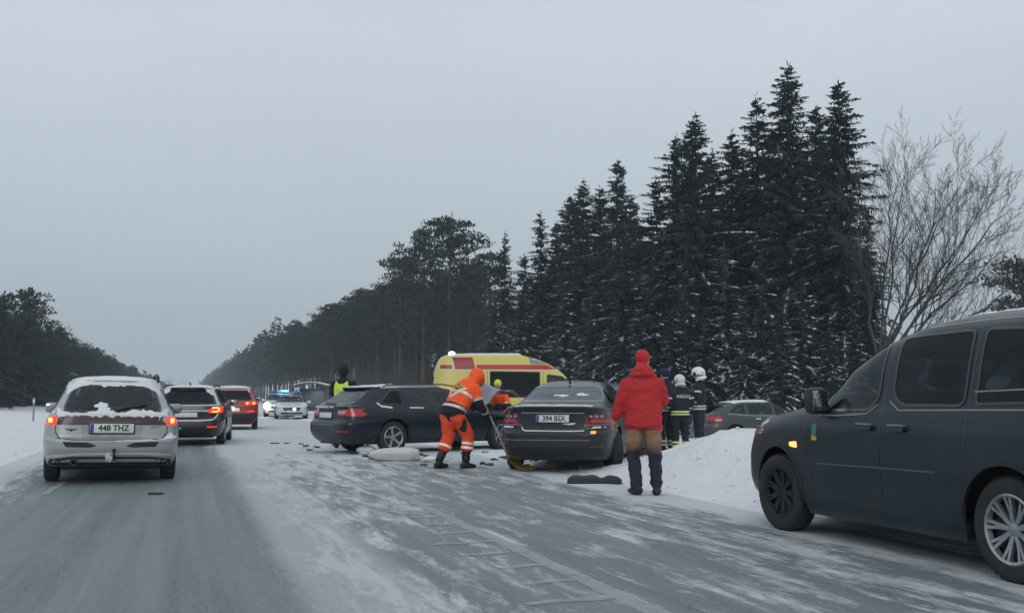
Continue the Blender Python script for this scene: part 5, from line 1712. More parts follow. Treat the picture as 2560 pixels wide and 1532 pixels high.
    c.dec('left', rnd([(2.86, .86), (2.93, .86), (2.93, .955), (2.86, .955)], .004), mat('green sticker', (.03, .22, .15), .5), 'sticker', .006, thick=.004)
    c.dec('left', rnd([(2.86, .82), (2.93, .82), (2.93, .86), (2.86, .85)], .004), mat('yellow sticker', (.5, .4, .06), .5), 'sticker', .006, thick=.004)
    c.mirrors(2.80, 1.15, sz=(.17, .14, .22), m=M['black'])
    c.both(rnd([(.0 + .18, .26), (.33, .26), (.33, .5), (.18, .5)], .03), pm, 'bumper_corner', .004)
    c.snow('top', lpoly([(-.52, 2.0), (-.45, 1.5), (-.40, .9), (-.4, .5)], .10), .012, res=.04)
    c.snow('top', [(-.38, .45), (.5, .45), (.5, 1.7), (-.3, 1.7)], .012)
    c.dec('left', rnd([(3.02, .22), (3.1, .22), (3.1, .4), (3.02, .4)], .02), M['black'], 'mud_flap', .002, thick=.05)
    c.interior(floor=.55, rows=((.95, 3), (1.95, 2)), hr=1.36)
    # wheel arch liner edge
    for a in c.ax:
        arc = [(a + (c.archr + .012) * math.cos(R(t)), c.wr + (c.archr + .012) * math.sin(R(t))) for t in range(-8, 189, 7)]
        c.both(lpoly(arc, .024), M['black'], 'arch_lip', .006, thick=.02, res=.05)
    return c.finish(steer=4, front_rim=mat('shadow-dark front rim', (.022, .024, .027), .8, .2, vary=.4))  # front rims coloured dark to stand for the shadow on them

c = silver_estate(); c.place((0, .93), (-1.02, 16.25), -3.0, roll=.8)
c = black_estate(); c.place((.9, .98), (.98, 27.6), 5.5)
c = red_suv(); c.place((.92, .82), (2.55, 40.0), 3.0)
c = police('police_car', 'police car with blue flashing grille lamps facing the queue', 1.32, False, 1); c.place((0, 4.7), (5.41, 57.5), 184)
c = police('police_car', 'police car with headlamp on and lit blue light bar behind another police car', 1.46, True, 1); c.place((0, 4.7), (5.2, 63.5), 186)
c = navy_estate(); c.place((.93, 1.14), (4.19, 21.91), 69)
c = dark_saloon(); c.place((0, 1.05), (5.95, 16.35), 30)
c = dark_saloon('saloon_car', 'grey car facing us, mostly hidden behind the red-jacketed person', False, paint('grey paint', (.05, .055, .058), (.13, .14, .14), .4, .3), None); c.place((-.93, 3.9), (9.15, 19.4), 204)
c = hatch(); c.place((.91, .5), (15.9, 29.2), 93, z=-.36)
c = ambulance(); c.place((.97, 0.1), (6.9, 30.2), 101)
c.root.scale = (1, 1.11, 1)          # long wheelbase
for ch in c.root.children:
    if ch.name.startswith('wheel'): ch.scale = (1, 1 / 1.11, 1)
c = dark_van(); c.place((-.92, .74), (5.02, 5.55), 0.5)
# ------------------------------------------------------------------ people
def limb(pts, rad, n=14, ref=(1, 0, 0), cap=.55):
    pts = [Vector(p) for p in pts]
    rad = [(r, r) if isinstance(r, (int, float)) else r for r in rad]
    ref = Vector(ref)
    v, f = [], []
    for i, p in enumerate(pts):
        d = (pts[min(i + 1, len(pts) - 1)] - pts[max(i - 1, 0)]).normalized()
        rt = ref - d * ref.dot(d)
        rt = rt.normalized() if rt.length > .05 else d.orthogonal().normalized()
        fw = d.cross(rt)
        for k in range(n):
            a = 2 * math.pi * k / n
            v.append(p + rt * rad[i][0] * math.cos(a) + fw * rad[i][1] * math.sin(a))
    for i in range(len(pts) - 1):
        for k in range(n):
            k2 = (k + 1) % n
            f.append((i * n + k, i * n + k2, (i + 1) * n + k2, (i + 1) * n + k))
    d0, d1 = (pts[0] - pts[1]).normalized(), (pts[-1] - pts[-2]).normalized()
    a = len(v); v.append(pts[0] + d0 * min(rad[0]) * cap)
    b = len(v); v.append(pts[-1] + d1 * min(rad[-1]) * cap)
    m_ = (len(pts) - 1) * n
    for k in range(n):
        f.append((a, (k + 1) % n, k)); f.append((b, m_ + k, m_ + (k + 1) % n))
    return v, f

class Person:
    def __init__(s, label, loc, heading, z=0.0, scale=1.0):
        s.root = empty('person', (loc[0], loc[1], z), heading)
        s.root.scale = (scale,) * 3
        tag(s.root, label, 'person')
        s.pr = []
    def add(s, vf, m): s.pr.append((vf[0], vf[1], m)); return s
    def limb(s, pts, rad, m, **k): return s.add(limb(pts, rad, **k), m)
    def ball(s, c, r, m, mtx=None): return s.add(ellipsoid(c, r, mtx=mtx), m)
    def build(s, vox=.015, folds=.013):
        V, F, off = [], [], 0
        for v, f, m in s.pr:
            V += [tuple(a) for a in v]; F += [tuple(i + off for i in a) for a in f]; off += len(v)
        o = mk('person_tmp', V, F, None)
        r = o.modifiers.new('r', 'REMESH'); r.mode = 'VOXEL'; r.voxel_size = vox
        sm = o.modifiers.new('s', 'SMOOTH'); sm.iterations = 4; sm.factor = .5
        COL.objects.unlink(o)
        me = bake(o)
        bpy.data.objects.remove(o)
        mats = []
        for _, _, m in s.pr:
            if m not in mats: mats.append(m)
        me.materials.clear()
        for m in mats: me.materials.append(m)
        trees = [(BVHTree.FromPolygons([Vector(a) for a in v], f), mats.index(m)) for v, f, m in s.pr]
        idx = []
        for p in me.polygons:
            best, bi = 9, 0
            for t, mi in trees:
                d = t.find_nearest(p.center, best)
                if d[0] is not None and d[3] < best - .002: best, bi = d[3], mi
            idx.append(bi)
        me.polygons.foreach_set('material_index', idx)
        if folds:
            nor = [v.normal.copy() for v in me.vertices]
            for v, nv_ in zip(me.vertices, nor):
                q = v.co.copy()
                k = noise.noise(Vector((q.x * 5 + q.z * 4, q.y * 5, q.z * 12 - q.x * 5))) + .5 * noise.noise(Vector((q.x * 14, q.y * 14, q.z * 30)))
                v.co = q + nv_ * folds * k * (1 if q.z < 1.52 else .25)
        me.polygons.foreach_set('use_smooth', [True] * len(me.polygons))
        me.name = 'body'
        s.body = link(bpy.data.objects.new('body', me), s.root)
        s.bvh = BVHTree.FromPolygons([v.co.copy() for v in me.vertices], [tuple(p.vertices) for p in me.polygons])
        return s
    def band(s, c, axis, h, m, name='reflective_band', n=26, off=.006, rmax=.35, arc=None):
        """strip that wraps a limb or the trunk, found by casting from its core"""
        c, ax_ = Vector(c), Vector(axis).normalized()
        u = ax_.orthogonal().normalized(); w_ = ax_.cross(u)
        v, f = [], []
        for k in range(n):
            a = 2 * math.pi * k / n
            d = u * math.cos(a) + w_ * math.sin(a)
            for e_ in (-h / 2, h / 2):
                o = c + ax_ * e_
                hit, nn, _, dist = s.bvh.ray_cast(o, d, rmax)
                if hit is None: hit = o + d * (rmax * .5)
                v += [hit + d * off, hit - d * .01]
        for k in range(n):
            a, b = 4 * k, 4 * ((k + 1) % n)
            f += [(a, b, b + 2, a + 2), (a + 1, a, b, b + 1)[::-1] if False else (a, a + 1, b + 1, b), (a + 2, b + 2, b + 3, a + 3)]
        return mk(name, v, f, m, s.root)

M['orange'] = mat('hi-vis orange', (0.98, 0.10, 0.012), .7, vary=.10, vscale=6, bmp=.25, bscale=14, emit=(1, .11, .012), estr=.0)
M['orange2'] = mat('orange trousers', (0.80, 0.075, 0.02), .8, vary=.14, vscale=6, bmp=.25, bscale=14)
M['navycloth'] = mat('dark work cloth', (.010, .013, .020), .85, vary=.25, bmp=.3, bscale=14)
M['firecloth'] = mat('firefighter cloth', (.009, .011, .022), .85, vary=.3, bmp=.3, bscale=14)
M['boot'] = mat('black boots', (.008, .009, .010), .55, vary=.3)
M['retro'] = mat('reflective tape', (.62, .60, .56), .35, .2, vary=.08)
M['retro_lit'] = mat('headlight lit tape', (.96, .90, .78), .35)  # headlight return on the leg tape put into its pale warm colour
M['retro_y'] = mat('yellow reflective tape', (.72, .70, .28), .4, vary=.1)
M['retro_p'] = mat('pale reflective tape', (.50, .53, .42), .4, vary=.1)
M['redcoat'] = mat('red coat', (0.48, 0.018, 0.02), .75, vary=.16, vscale=3, bmp=.3, bscale=9)
M['skin'] = mat('skin', (.48, .27, .20), .55, vary=.08)
M['helmet'] = mat('helmet white', (.60, .60, .52), .35, vary=.12, coat=.3)
M['hivis'] = mat('hi-vis yellow', (.62, .80, .04), .65, vary=.1, bmp=.2)
M['bluehat'] = mat('blue knit', (.012, .022, .075), .9, vary=.2, bmp=.4, bscale=60)
M['dark'] = mat('dark knit', (.008, .009, .012), .9, vary=.2)
def lit_trousers():  # headlight falloff painted in by height: khaki upper legs, dark lower legs
    m, t, p = new_mat('khaki trousers painted headlight falloff')
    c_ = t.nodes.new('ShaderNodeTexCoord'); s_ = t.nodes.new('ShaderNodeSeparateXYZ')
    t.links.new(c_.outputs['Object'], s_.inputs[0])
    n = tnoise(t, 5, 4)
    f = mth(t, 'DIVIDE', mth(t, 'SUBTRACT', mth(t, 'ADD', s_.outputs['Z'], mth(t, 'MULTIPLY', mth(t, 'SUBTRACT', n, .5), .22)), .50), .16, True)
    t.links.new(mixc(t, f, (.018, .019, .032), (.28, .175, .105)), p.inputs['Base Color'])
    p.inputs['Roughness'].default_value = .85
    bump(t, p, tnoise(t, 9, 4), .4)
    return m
M['trousers'] = lit_trousers()

def glove(parent, at_, dirv, grip, m, name='glove', curl=1.0):
    """palm, four curled fingers of unequal length and a thumb from the palm's side, closing round a shaft"""
    p, d, g = Vector(at_), Vector(dirv).normalized(), Vector(grip).normalized()
    s_ = d.cross(g).normalized()          # palm normal
    b = MB()
    b.add(*limb([p - d * .05, p, p + d * .045], [(.034, .02), (.045, .02), (.04, .018)], 10, ref=g))
    for i, l in enumerate((.036, .042, .039, .03)):
        o = p + d * .05 + g * (.03 - .02 * i)
        b.add(*limb([o, o + d * l * .8 + s_ * .01, o + d * l * .9 + s_ * .035, o + d * l * .3 + s_ * .055], [.0105, .010, .0095, .008], 7))
    o = p + g * .04 - d * .01
    b.add(*limb([o, o + g * .022 + d * .02 + s_ * .015, o + g * .01 + d * .045 + s_ * .04], [.013, .012, .009], 7))
    return b.build(name, m, parent)

def shoes(P, toes, m, up=.0):
    for (x, y, z, dx, dy) in toes:
        d = Vector((dx, dy, 0)).normalized()
        c = Vector((x, y, z))
        P.limb([c - d * .08 + Vector((0, 0, .05)), c + Vector((0, 0, .055)), c + d * .10 + Vector((0, 0, .045)), c + d * .19 + Vector((0, 0, .038))], [(.048, .05), (.052, .055), (.05, .042), (.036, .032)], m, ref=(-d.y, d.x, 0))

# --- worker in orange, stooping over a shovel
P = Person('road worker in orange hooded hi-vis suit bending over a yellow shovel', (4.24, 17.06), 68)
O, O2, N_, B_ = M['orange'], M['orange2'], M['navycloth'], M['boot']
P.limb([(0, .08, 1.02), (0, .15, 1.13), (0, .25, 1.27), (0, .33, 1.38), (0, .38, 1.44)], [(.235, .18), (.25, .19), (.255, .185), (.225, .155), (.13, .11)], O)
P.limb([(0, -.03, .86), (0, .0, .93), (0, .06, 1.0)], [(.215, .17), (.235, .19), (.235, .185)], N_)
P.limb([(0, .40, 1.40), (0, .47, 1.47), (0, .51, 1.53), (0, .52, 1.60)], [(.10, .10), (.125, .13), (.135, .145), (.10, .11)], O)
P.ball((0, .515, 1.53), (.125, .14, .15), O)
P.ball((0, .61, 1.44), (.07, .06, .09), M['skin'])
for sg, sh, el, wr in ((1, (.20, .31, 1.36), (.27, .36, 1.08), (.19, .56, .90)), (-1, (-.20, .33, 1.36), (-.25, .50, 1.10), (-.06, .68, .96))):
    mid = Vector(sh).lerp(Vector(el), .8)
    P.limb([sh, Vector(sh).lerp(Vector(el), .45), mid], [.088, .085, .088], O)
    P.limb([mid, el, Vector(el).lerp(Vector(wr), .5), wr], [.075, .07, .06, .05], N_)
for sg, hp, kn, an in ((1, (.10, -.01, .90), (.13, .24, .54), (.13, .18, .12)), (-1, (-.10, -.03, .90), (-.12, .02, .52), (-.12, -.19, .12))):
    P.limb([hp, Vector(hp).lerp(Vector(kn), .5), kn], [.13, .122, .106], O2)
    P.limb([kn, Vector(kn).lerp(Vector(an), .55)], [.106, .102], O2)
    P.limb([Vector(kn).lerp(Vector(an), .5), Vector(kn).lerp(Vector(an), .8), an], [.078, .07, .064], B_)
shoes(P, [(.13, .18, 0, .15, 1), (-.12, -.19, 0, -.1, 1)], B_)
P.build()
P.band((0, .045, .985), (0, .45, 1), .05, M['retro'], off=.008)
P.band((0, .19, 1.19), (.0, .72, 1), .05, M['retro'], off=.006)
for sg in (-1, 1):      # braces over the shoulders
    fr = ((0, -.98, 1.87), (1, 0, 0), (0, .447, .894), (0, -.894, .447))
    decal(P.bvh, fr, lpoly([(sg * .02, -.19), (sg * .10, -.09), (sg * .19, .02)], .042), .006, M['retro'], 'reflective_brace', P.root, res=.03)
P.band((.255, .345, 1.14), (.07, .05, -.28), .045, M['retro'], off=.007, rmax=.14)
P.band((-.24, .465, 1.15), (-.05, .17, -.26), .045, M['retro'], off=.007, rmax=.14)
P.band((.205, .53, .925), (-.08, .2, -.18), .035, M['retro'], off=.004, rmax=.1)
for c_, ax_ in (((.13, .225, .41), (0, .06, .42)), ((.13, .213, .34), (0, .06, .42)), ((-.12, -.06, .36), (0, .2, .4))):
    P.band(c_, ax_, .04, M['retro_lit'], off=.006, rmax=.14)
fr = ((0, -.98, 1.87), (1, 0, 0), (0, .447, .894), (0, -.894, .447))
lg = decal(P.bvh, fr, [(.05, .09), (.17, .01), (.05, -.07), (-.07, .01)], .008, mat('logo yellow', (.75, .42, .03), .6), 'back_logo', P.root, res=.03)
decal(P.bvh, fr, [(.05, .073), (.145, .01), (.05, -.053), (-.045, .01)], .011, M['dark'], 'logo_field', lg, res=.03)
fr2 = ((.05, -.98 + .01 * .447, 1.87 + .01 * .894), (1, 0, 0), (0, .447, .894), (0, -.894, .447))
text_on(P.bvh, fr2, 'AVI', .085, mat('logo ink', (.75, .5, .1), .6), 'lettering', lg, .016, bold=.002)
decal(P.bvh, 'right', rnd([(.02, .62), (.12, .60), (.13, .80), (.05, .84)], .03), .006, M['navycloth'], 'thigh_pocket', P.root, res=.03)
glove(P.root, (.17, .62, .85), (-.2, .5, -.7), (.3, .5, .3), M['dark'])
glove(P.root, (-.01, .74, .92), (.3, .4, -.5), (.3, .4, .6), M['dark'])

# --- person in a red coat, seen from behind
P = Person('person in red coat and red hat seen from behind on the road edge', (5.33, 11.8), 24)
RC = M['redcoat']
P.limb([(0, -.0, .80), (0, 0, .95), (0, .0, 1.15), (0, .0, 1.32), (0, .0, 1.42), (0, .02, 1.49)], [(.235, .18), (.23, .17), (.222, .16), (.222, .15), (.185, .125), (.105, .095)], RC, cap=.02)
P.limb([(0, -.06, 1.43), (0, -.05, 1.50), (0, -.02, 1.55)], [(.17, .09), (.14, .10), (.09, .08)], RC)
P.ball((0, .03, 1.63), (.082, .10, .115), M['skin'])
P.ball((0, .01, 1.665), (.092, .11, .10), RC)
P.limb([(0, -.03, 1.48), (0, -.015, 1.54)], [(.12, .11), (.095, .095)], RC, cap=.1)
for sg, sh, el, wr in ((-1, (-.18, 0, 1.37), (-.27, .0, 1.13), (-.345, .05, .91)), (1, (.175, .0, 1.37), (.25, .10, 1.14), (.15, .30, 1.26))):
    P.limb([sh, Vector(sh).lerp(Vector(el), .5), el, Vector(el).lerp(Vector(wr), .5), wr], [.088, .084, .08, .072, .062], RC)
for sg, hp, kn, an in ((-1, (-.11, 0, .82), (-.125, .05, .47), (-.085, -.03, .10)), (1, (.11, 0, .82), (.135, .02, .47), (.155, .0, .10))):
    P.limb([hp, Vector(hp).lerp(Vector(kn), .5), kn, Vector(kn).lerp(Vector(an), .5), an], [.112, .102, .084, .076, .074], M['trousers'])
shoes(P, [(-.085, -.03, 0, -.55, .8), (.155, 0, 0, .2, 1)], M['boot'])
P.build(folds=.017)
P.limb([(0, 0, 0), (0, 0, .01)], [.01, .01], RC)
glove(P.root, (-.365, .06, .85), (-.1, .1, -1), (.3, 1, 0), M['skin'], 'hand')
glove(P.root, (.11, .34, 1.32), (-.4, .3, .8), (.5, .5, 0), M['skin'], 'hand')
decal(P.bvh, 'rear', lpoly([(-.24, .835), (0, .825), (.24, .835)], .012), .004, mat('coat hem', (.2, .01, .012), .8), 'coat_hem', P.root, res=.04)
decal(P.bvh, 'rear', lpoly([(-.13, 1.455), (-.06, 1.415), (.06, 1.415), (.13, 1.455)], .012), .004, mat('hood seam', (.2, .01, .012), .8), 'hood_seam', P.root, res=.03)

def standing(label, loc, heading, cloth, legs, z=0, scale=1.0, arms=None, bulk=1.0, skin=True, lean=0.0):
    P = Person(label, loc, heading, z, scale)
    k = bulk
    ly = lambda z_: lean * max(0, z_ - .9)
    P.limb([(0, ly(.86), .84), (0, ly(1.0), .98), (0, ly(1.15), 1.14), (0, ly(1.3), 1.31), (0, ly(1.42), 1.42), (0, ly(1.49), 1.50)],
           [(.20 * k, .145 * k), (.205 * k, .15 * k), (.205 * k, .15 * k), (.22 * k, .15 * k), (.19 * k, .125 * k), (.085, .085)], cloth)
    P.limb([(0, ly(1.45), 1.47), (0, ly(1.56) + .01, 1.57)], [.065, .06], cloth)
    hy = ly(1.66)
    P.ball((0, hy + .03, 1.655), (.078, .098, .118), M['skin'])
    P.limb([(0, hy + .125, 1.68), (0, hy + .143, 1.645)], [.012, .018], M['skin'], n=8)
    arms = arms or (((-.20, 0, 1.41), (-.275, -.02, 1.15), (-.26, .10, .92)), ((.20, 0, 1.41), (.275, -.02, 1.15), (.26, .10, .92)))
    for sh, el, wr in arms:
        s2, e2, w2 = [Vector((q[0], q[1] + ly(q[2]), q[2])) for q in (sh, el, wr)]
        P.limb([s2, s2.lerp(e2, .5), e2, e2.lerp(w2, .5), w2], [.082 * k, .078 * k, .07 * k, .062 * k, .054], cloth)
        P.wrists = getattr(P, 'wrists', []) + [(e2, w2)]
    for sg in (-1, 1):
        P.limb([(sg * .10, 0, .90), (sg * .115, .01, .70), (sg * .12, .02, .48), (sg * .125, .0, .30), (sg * .125, -.01, .12)], [.115 * k, .108 * k, .09 * k, .084 * k, .08 * k], legs)
    shoes(P, [(.125, -.01, 0, .2, 1), (-.125, -.01, 0, -.2, 1)], M['boot'])
    P.hy = hy
    return P

def face(P):
    for sg in (-1, 1):
        MB().add(*ellipsoid((sg * .032, P.hy + .117, 1.672), (.011, .008, .007), 8, 6)).build('eye', M['dark'], P.root)
        MB().add(*ellipsoid((sg * .08, P.hy + .02, 1.655), (.012, .024, .034), 8, 6)).build('ear', M['skin'], P.root)
    MB().add(*ellipsoid((0, P.hy + .118, 1.602), (.024, .008, .006), 8, 6)).build('mouth', mat('lips', (.3, .12, .1), .6), P.root)

def helmet(P, m=None, dz=0.0):
    hy = P.hy
    m = m or M['helmet']
    b = MB()
    prof = []
    v, f = ellipsoid((0, hy + .01, 1.70 + dz), (.135, .158, .135), 24, 14)
    keep = [i for i, p in enumerate(v) if p.z > 1.665 + dz - .06]
    km = {i: j for j, i in enumerate(keep)}
    b.add([v[i] for i in keep], [tuple(km[i] for i in t) for t in f if all(i in km for i in t)])
    o = b.build('helmet', m, P.root)
    e_ = MB().add(*limb([(0, hy + .01, 1.648 + dz), (0, hy + .01, 1.628 + dz)], [(.142, .166), (.14, .164)], 24, cap=.02))
    e_.build('helmet_band', M['dark'], o)
    MB().add(*limb([(0, hy - .03, 1.625 + dz), (0, hy - .045, 1.585 + dz), (0, hy - .06, 1.545 + dz)], [(.115, .12), (.125, .125), (.135, .13)], 18, cap=.02)).build('neck_guard', m, o)
    MB().add(*limb([(0, hy - .02, 1.83 + dz), (0, hy + .12, 1.80 + dz)], [(.012, .012), (.012, .012)], 8)).build('helmet_comb', m, o)
    for sg in (-1, 1):
        MB().add(*ellipsoid((sg * .085, hy - .10, 1.70 + dz), (.018, .02, .018), 8, 6)).build('helmet_vent', M['dark'], o)
        MB().add(*ellipsoid((sg * .125, hy + .07, 1.68 + dz), (.02, .035, .035), 8, 6)).build('visor_mount', M['dark'], o)
    return o

def fire_bands(P, arms=True, waist=True, col='retro_y', knees=True):
    if waist:
        P.band((0, 0, .955), (0, 0, 1), .035, M[col], off=.008); P.band((0, 0, .895), (0, 0, 1), .035, M[col], off=.008)
    for e_, w_ in P.wrists:
        P.band(e_.lerp(w_, .45), w_ - e_, .04, M['retro_p'], off=.005, rmax=.13)
        sh = e_ + (e_ - w_) * .0
    for sg in (-1, 1):
        P.band((sg * .247, -.01, 1.27), (sg * .06, 0, -.26), .04, M['retro_p'], off=.006, rmax=.115)
        if knees:
            P.band((sg * .125, .0, .24), (0, 0, 1), .045, M[col], off=.006, rmax=.13); P.band((sg * .125, 0, .165), (0, 0, 1), .035, M[col], off=.006, rmax=.13)
    for i, (e_, w_) in enumerate(P.wrists):
        glove(P.root, w_ + (w_ - e_).normalized() * .05, w_ - e_, (0, 1, .2), M['dark'])

FC = M['firecloth']
P = standing('short firefighter in pale helmet seen from behind, lettering across the back', (9.95, 20.15), 12, FC, FC, z=.02, scale=.895, bulk=1.06,
             arms=(((-.20, 0, 1.41), (-.30, -.02, 1.17), (-.22, .16, 1.0)), ((.20, 0, 1.41), (.29, .0, 1.16), (.2, .18, 1.0)))).build()
helmet(P); fire_bands(P); face(P)
fr = ((.06, -1.5, 1.305), (1, 0, 0), (0, 0, 1), (0, -1, 0))
text_on(P.bvh, fr, 'PÄÄSTE', .10, mat('back print', (.5, .52, .55), .5), 'lettering', P.root, .008, bold=.002)
P = standing('tall firefighter in white helmet with collar up, turned to one side', (11.2, 21.7), -50, FC, FC, z=.0, scale=1.02, bulk=1.0,
             arms=(((-.20, 0, 1.41), (-.27, -.04, 1.15), (-.20, .16, 1.02)), ((.20, 0, 1.41), (.27, -.02, 1.15), (.2, .16, 1.0)))).build()
helmet(P, mat('white helmet', (.74, .75, .74), .3, coat=.3), .0); fire_bands(P, col='retro_p'); face(P)
P = standing('firefighter in dark blue knit cap half hidden by the red coat', (9.92, 20.78), -20, FC, FC, scale=1.0,
             arms=(((-.20, 0, 1.41), (-.28, -.02, 1.16), (-.2, .16, 1.02)), ((.20, 0, 1.41), (.29, -.02, 1.16), (.22, .18, 1.0)))).build()
fire_bands(P, col='retro_p'); face(P)
MB().add(*ellipsoid((0, P.hy + .012, 1.70), (.102, .125, .11), 18, 12)).build('knit_cap', M['bluehat'], P.root)
P = standing('police officer in yellow hi-vis vest behind the navy estate', (3.5, 24.7), 28, M['dark'], M['dark'], scale=1.08,
             arms=(((-.20, 0, 1.41), (-.27, .05, 1.16), (-.14, .22, 1.12)), ((.20, 0, 1.41), (.30, .08, 1.18), (.22, .28, 1.18)))).build()
decal(P.bvh, 'rear', rnd([(-.16, 1.03), (.15, 1.03), (.16, 1.30), (.13, 1.44), (.05, 1.37), (-.05, 1.37), (-.13, 1.44), (-.165, 1.30)], .02), .012, M['hivis'], 'vest', P.root, res=.035)
decal(P.bvh, 'rear', rnd([(-.11, 1.20), (.11, 1.20), (.11, 1.235), (-.11, 1.235)], .008), .018, M['retro_p'], 'vest_band', P.root, res=.035)
decal(P.bvh, 'front', rnd([(-.16, 1.03), (.15, 1.03), (.16, 1.30), (.13, 1.42), (-.13, 1.42), (-.165, 1.30)], .02), .012, M['hivis'], 'vest', P.root, res=.035)
MB().add(*ellipsoid((0, P.hy + .015, 1.67), (.108, .128, .14), 18, 12)).build('hood', M['dark'], P.root)
face(P)
for e_, w_ in P.wrists: glove(P.root, w_ + (w_ - e_).normalized() * .05, w_ - e_, (0, 0, 1), M['dark'])
P = standing('paramedic in lime knit cap and orange jacket leaning over the open bonnet', (7.38, 24.95), 200, M['orange'], M['navycloth'], scale=.885, lean=.55,
             arms=(((-.20, 0, 1.38), (-.26, .25, 1.17), (-.18, .50, 1.10)), ((.20, 0, 1.38), (.26, .25, 1.17), (.18, .50, 1.10)))).build()
MB().add(*ellipsoid((0, P.hy + .012, 1.71), (.105, .125, .11), 18, 12)).build('knit_cap', M['hivis'], P.root)
for e_, w_ in P.wrists:
    P.band(e_.lerp(w_, .5), w_ - e_, .05, M['hivis'], off=.006, rmax=.13)
    glove(P.root, w_ + (w_ - e_).normalized() * .05, w_ - e_, (1, 0, 0), M['dark'])
P.band((0, .14, 1.08), (0, .5, 1), .06, M['retro'], off=.008)
face(P)

# ------------------------------------------------------------------ loose things on the road
# shovel
S = empty('shovel', (0, 0, 0))
tag(S, 'shovel with grey shaft and yellow plastic blade held by the road worker', 'shovel')
hand = Vector((4.91, 17.12, .86)); bl = Vector((5.02, 16.30, .13))
dv = (bl - hand).normalized()
MB().tube([hand - dv * .25, hand, bl], [.016, .016, .017], 8).build('shaft', mat('shaft', (.20, .21, .19), .5, vary=.2), S)
b = MB()
nu, nv = 9, 9
fw = Vector((.62, -.55, 0)).normalized(); sd_ = Vector((-fw.y, fw.x, 0))
for j in range(nv):
    for i in range(nu):
        u, v = i / (nu - 1) - .5, j / (nv - 1)
        p = bl + fw * (v * .42 - .04) + sd_ * u * (.34 + .04 * v) + Vector((0, 0, .06 * (1 - v) ** 1.5 + (.55 * u * u) * .35 - .115 * min(1, v * 2.2)))
        b.v.append(p)
n = nu * nv
b.v += [p - Vector((0, 0, .008)) for p in b.v]
for j in range(nv - 1):
    for i in range(nu - 1):
        a = j * nu + i
        b.f += [(a, a + 1, a + nu + 1, a + nu), (n + a, n + a + nu, n + a + nu + 1, n + a + 1)]
b.build('blade', mat('yellow plastic', (.50, .36, .035), .5, vary=.2, vscale=10), S)

def lumpy(name, label, cat, loc, size, m, seed, rot=0.0, flat=.35, group=None, rough=.22, pitch=0):
    v, f = ellipsoid((0, 0, 0), (.5, .5, .5), 22, 14)
    o2 = []
    for p in v:
        k = 1 + rough * noise.noise(p * 3.1 + Vector((seed * 7.3, 0, 0))) + rough * .5 * noise.noise(p * 7.7 + Vector((0, seed * 3.1, 0)))
        q = Vector((p.x * k * size[0], p.y * k * size[1], p.z * k * size[2]))
        q.z = max(q.z, -flat * size[2])
        o2.append(q + Vector((0, 0, flat * size[2])))
    o = mk(name, o2, f, m)
    o.location = loc; o.rotation_euler = (pitch, 0, rot)
    tag(o, label, cat, group)
    return o

# white sack
b = MB()
prof = [(-.47, .03, .012), (-.44, .08, .03), (-.36, .15, .06), (-.2, .205, .085), (0, .225, .10), (.2, .225, .105), (.34, .21, .10), (.41, .17, .085), (.45, .14, .075), (.47, .12, .06)]
nn_ = 20
for i, (x, wy, hz) in enumerate(prof):
    for k in range(nn_):
        a = 2 * math.pi * k / nn_
        cs, sn = math.cos(a), math.sin(a)
        y = wy * math.copysign(abs(cs) ** .7, cs); z = hz * 1.35 * math.copysign(abs(sn) ** .8, sn)
        wr_ = .012 * math.sin(x * 30 + k * 1.3) + .014 * noise.noise(Vector((x * 6, y * 7, z * 9)))
        b.v.append((x, y + wr_, max(z + wr_, -.10) + .10))
for i in range(len(prof) - 1):
    for k in range(nn_):
        k2 = (k + 1) % nn_
        b.f.append((i * nn_ + k, (i + 1) * nn_ + k, (i + 1) * nn_ + k2, i * nn_ + k2))
b.f.append(tuple(range(nn_))); b.f.append(tuple(range((len(prof) - 1) * nn_, len(prof) * nn_))[::-1])
o = b.build('sack', mat('woven sack', (.56, .54, .52), .8, vary=.12, vscale=6, bmp=.4, bscale=20))
o.location = (3.74, 19.55, 0); o.rotation_euler = (0, 0, R(-17)); tag(o, 'full white sack lying on the road beside the navy estate', 'sack')

# black bumper fragment: a curved skin
b = MB()
nu, nv = 17, 8
for s in (0, 1):
    for j in range(nv):
        for i in range(nu):
            u, v = i / (nu - 1) - .5, j / (nv - 1)
            x = u * .74
            th = math.pi * (v * v * (3 - 2 * v))
            tp = max(.3, 1 - (2 * abs(u)) ** 12) ** .5 * (1.0 - .30 * math.exp(-((u - .17) / .07) ** 2) + .05 * noise.noise(Vector((u * 5, 0, 1))))
            r_ = (.062 - .012 * s) * tp
            dip = -.05 * math.exp(-((u - .14) / .07) ** 2) + .012 * math.sin(u * 9)
            y = -math.cos(th) * (r_ + .05 + .06 * (1 - 4 * u * u))
            z = max(.004, math.sin(th) * (r_ + .045 * tp) * (1 + dip * 5 * math.sin(th)) + .003 * math.sin(u * 23 + v * 5))
            b.v.append((x, y + .10 * (1 - 4 * u * u), z - .008 * s))
n = nu * nv
for j in range(nv - 1):
    for i in range(nu - 1):
        a = j * nu + i
        b.f += [(a, a + nu, a + nu + 1, a + 1), (n + a, n + a + 1, n + a + nu + 1, n + a + nu)]
for j in range(nv - 1):
    a = j * nu
    b.f += [(a, n + a, n + a + nu, a + nu), (a + nu - 1, a + 2 * nu - 1, n + a + 2 * nu - 1, n + a + nu - 1)]
o = b.build('bumper_fragment', mat('torn bumper plastic', (.005, .006, .008), .55, vary=.4, vscale=9, bmp=.3, bscale=25))
o.location = (5.38, 13.55, .005); o.rotation_euler = (0, 0, R(-17)); tag(o, 'torn black bumper skin lying behind the dark saloon', 'car part')

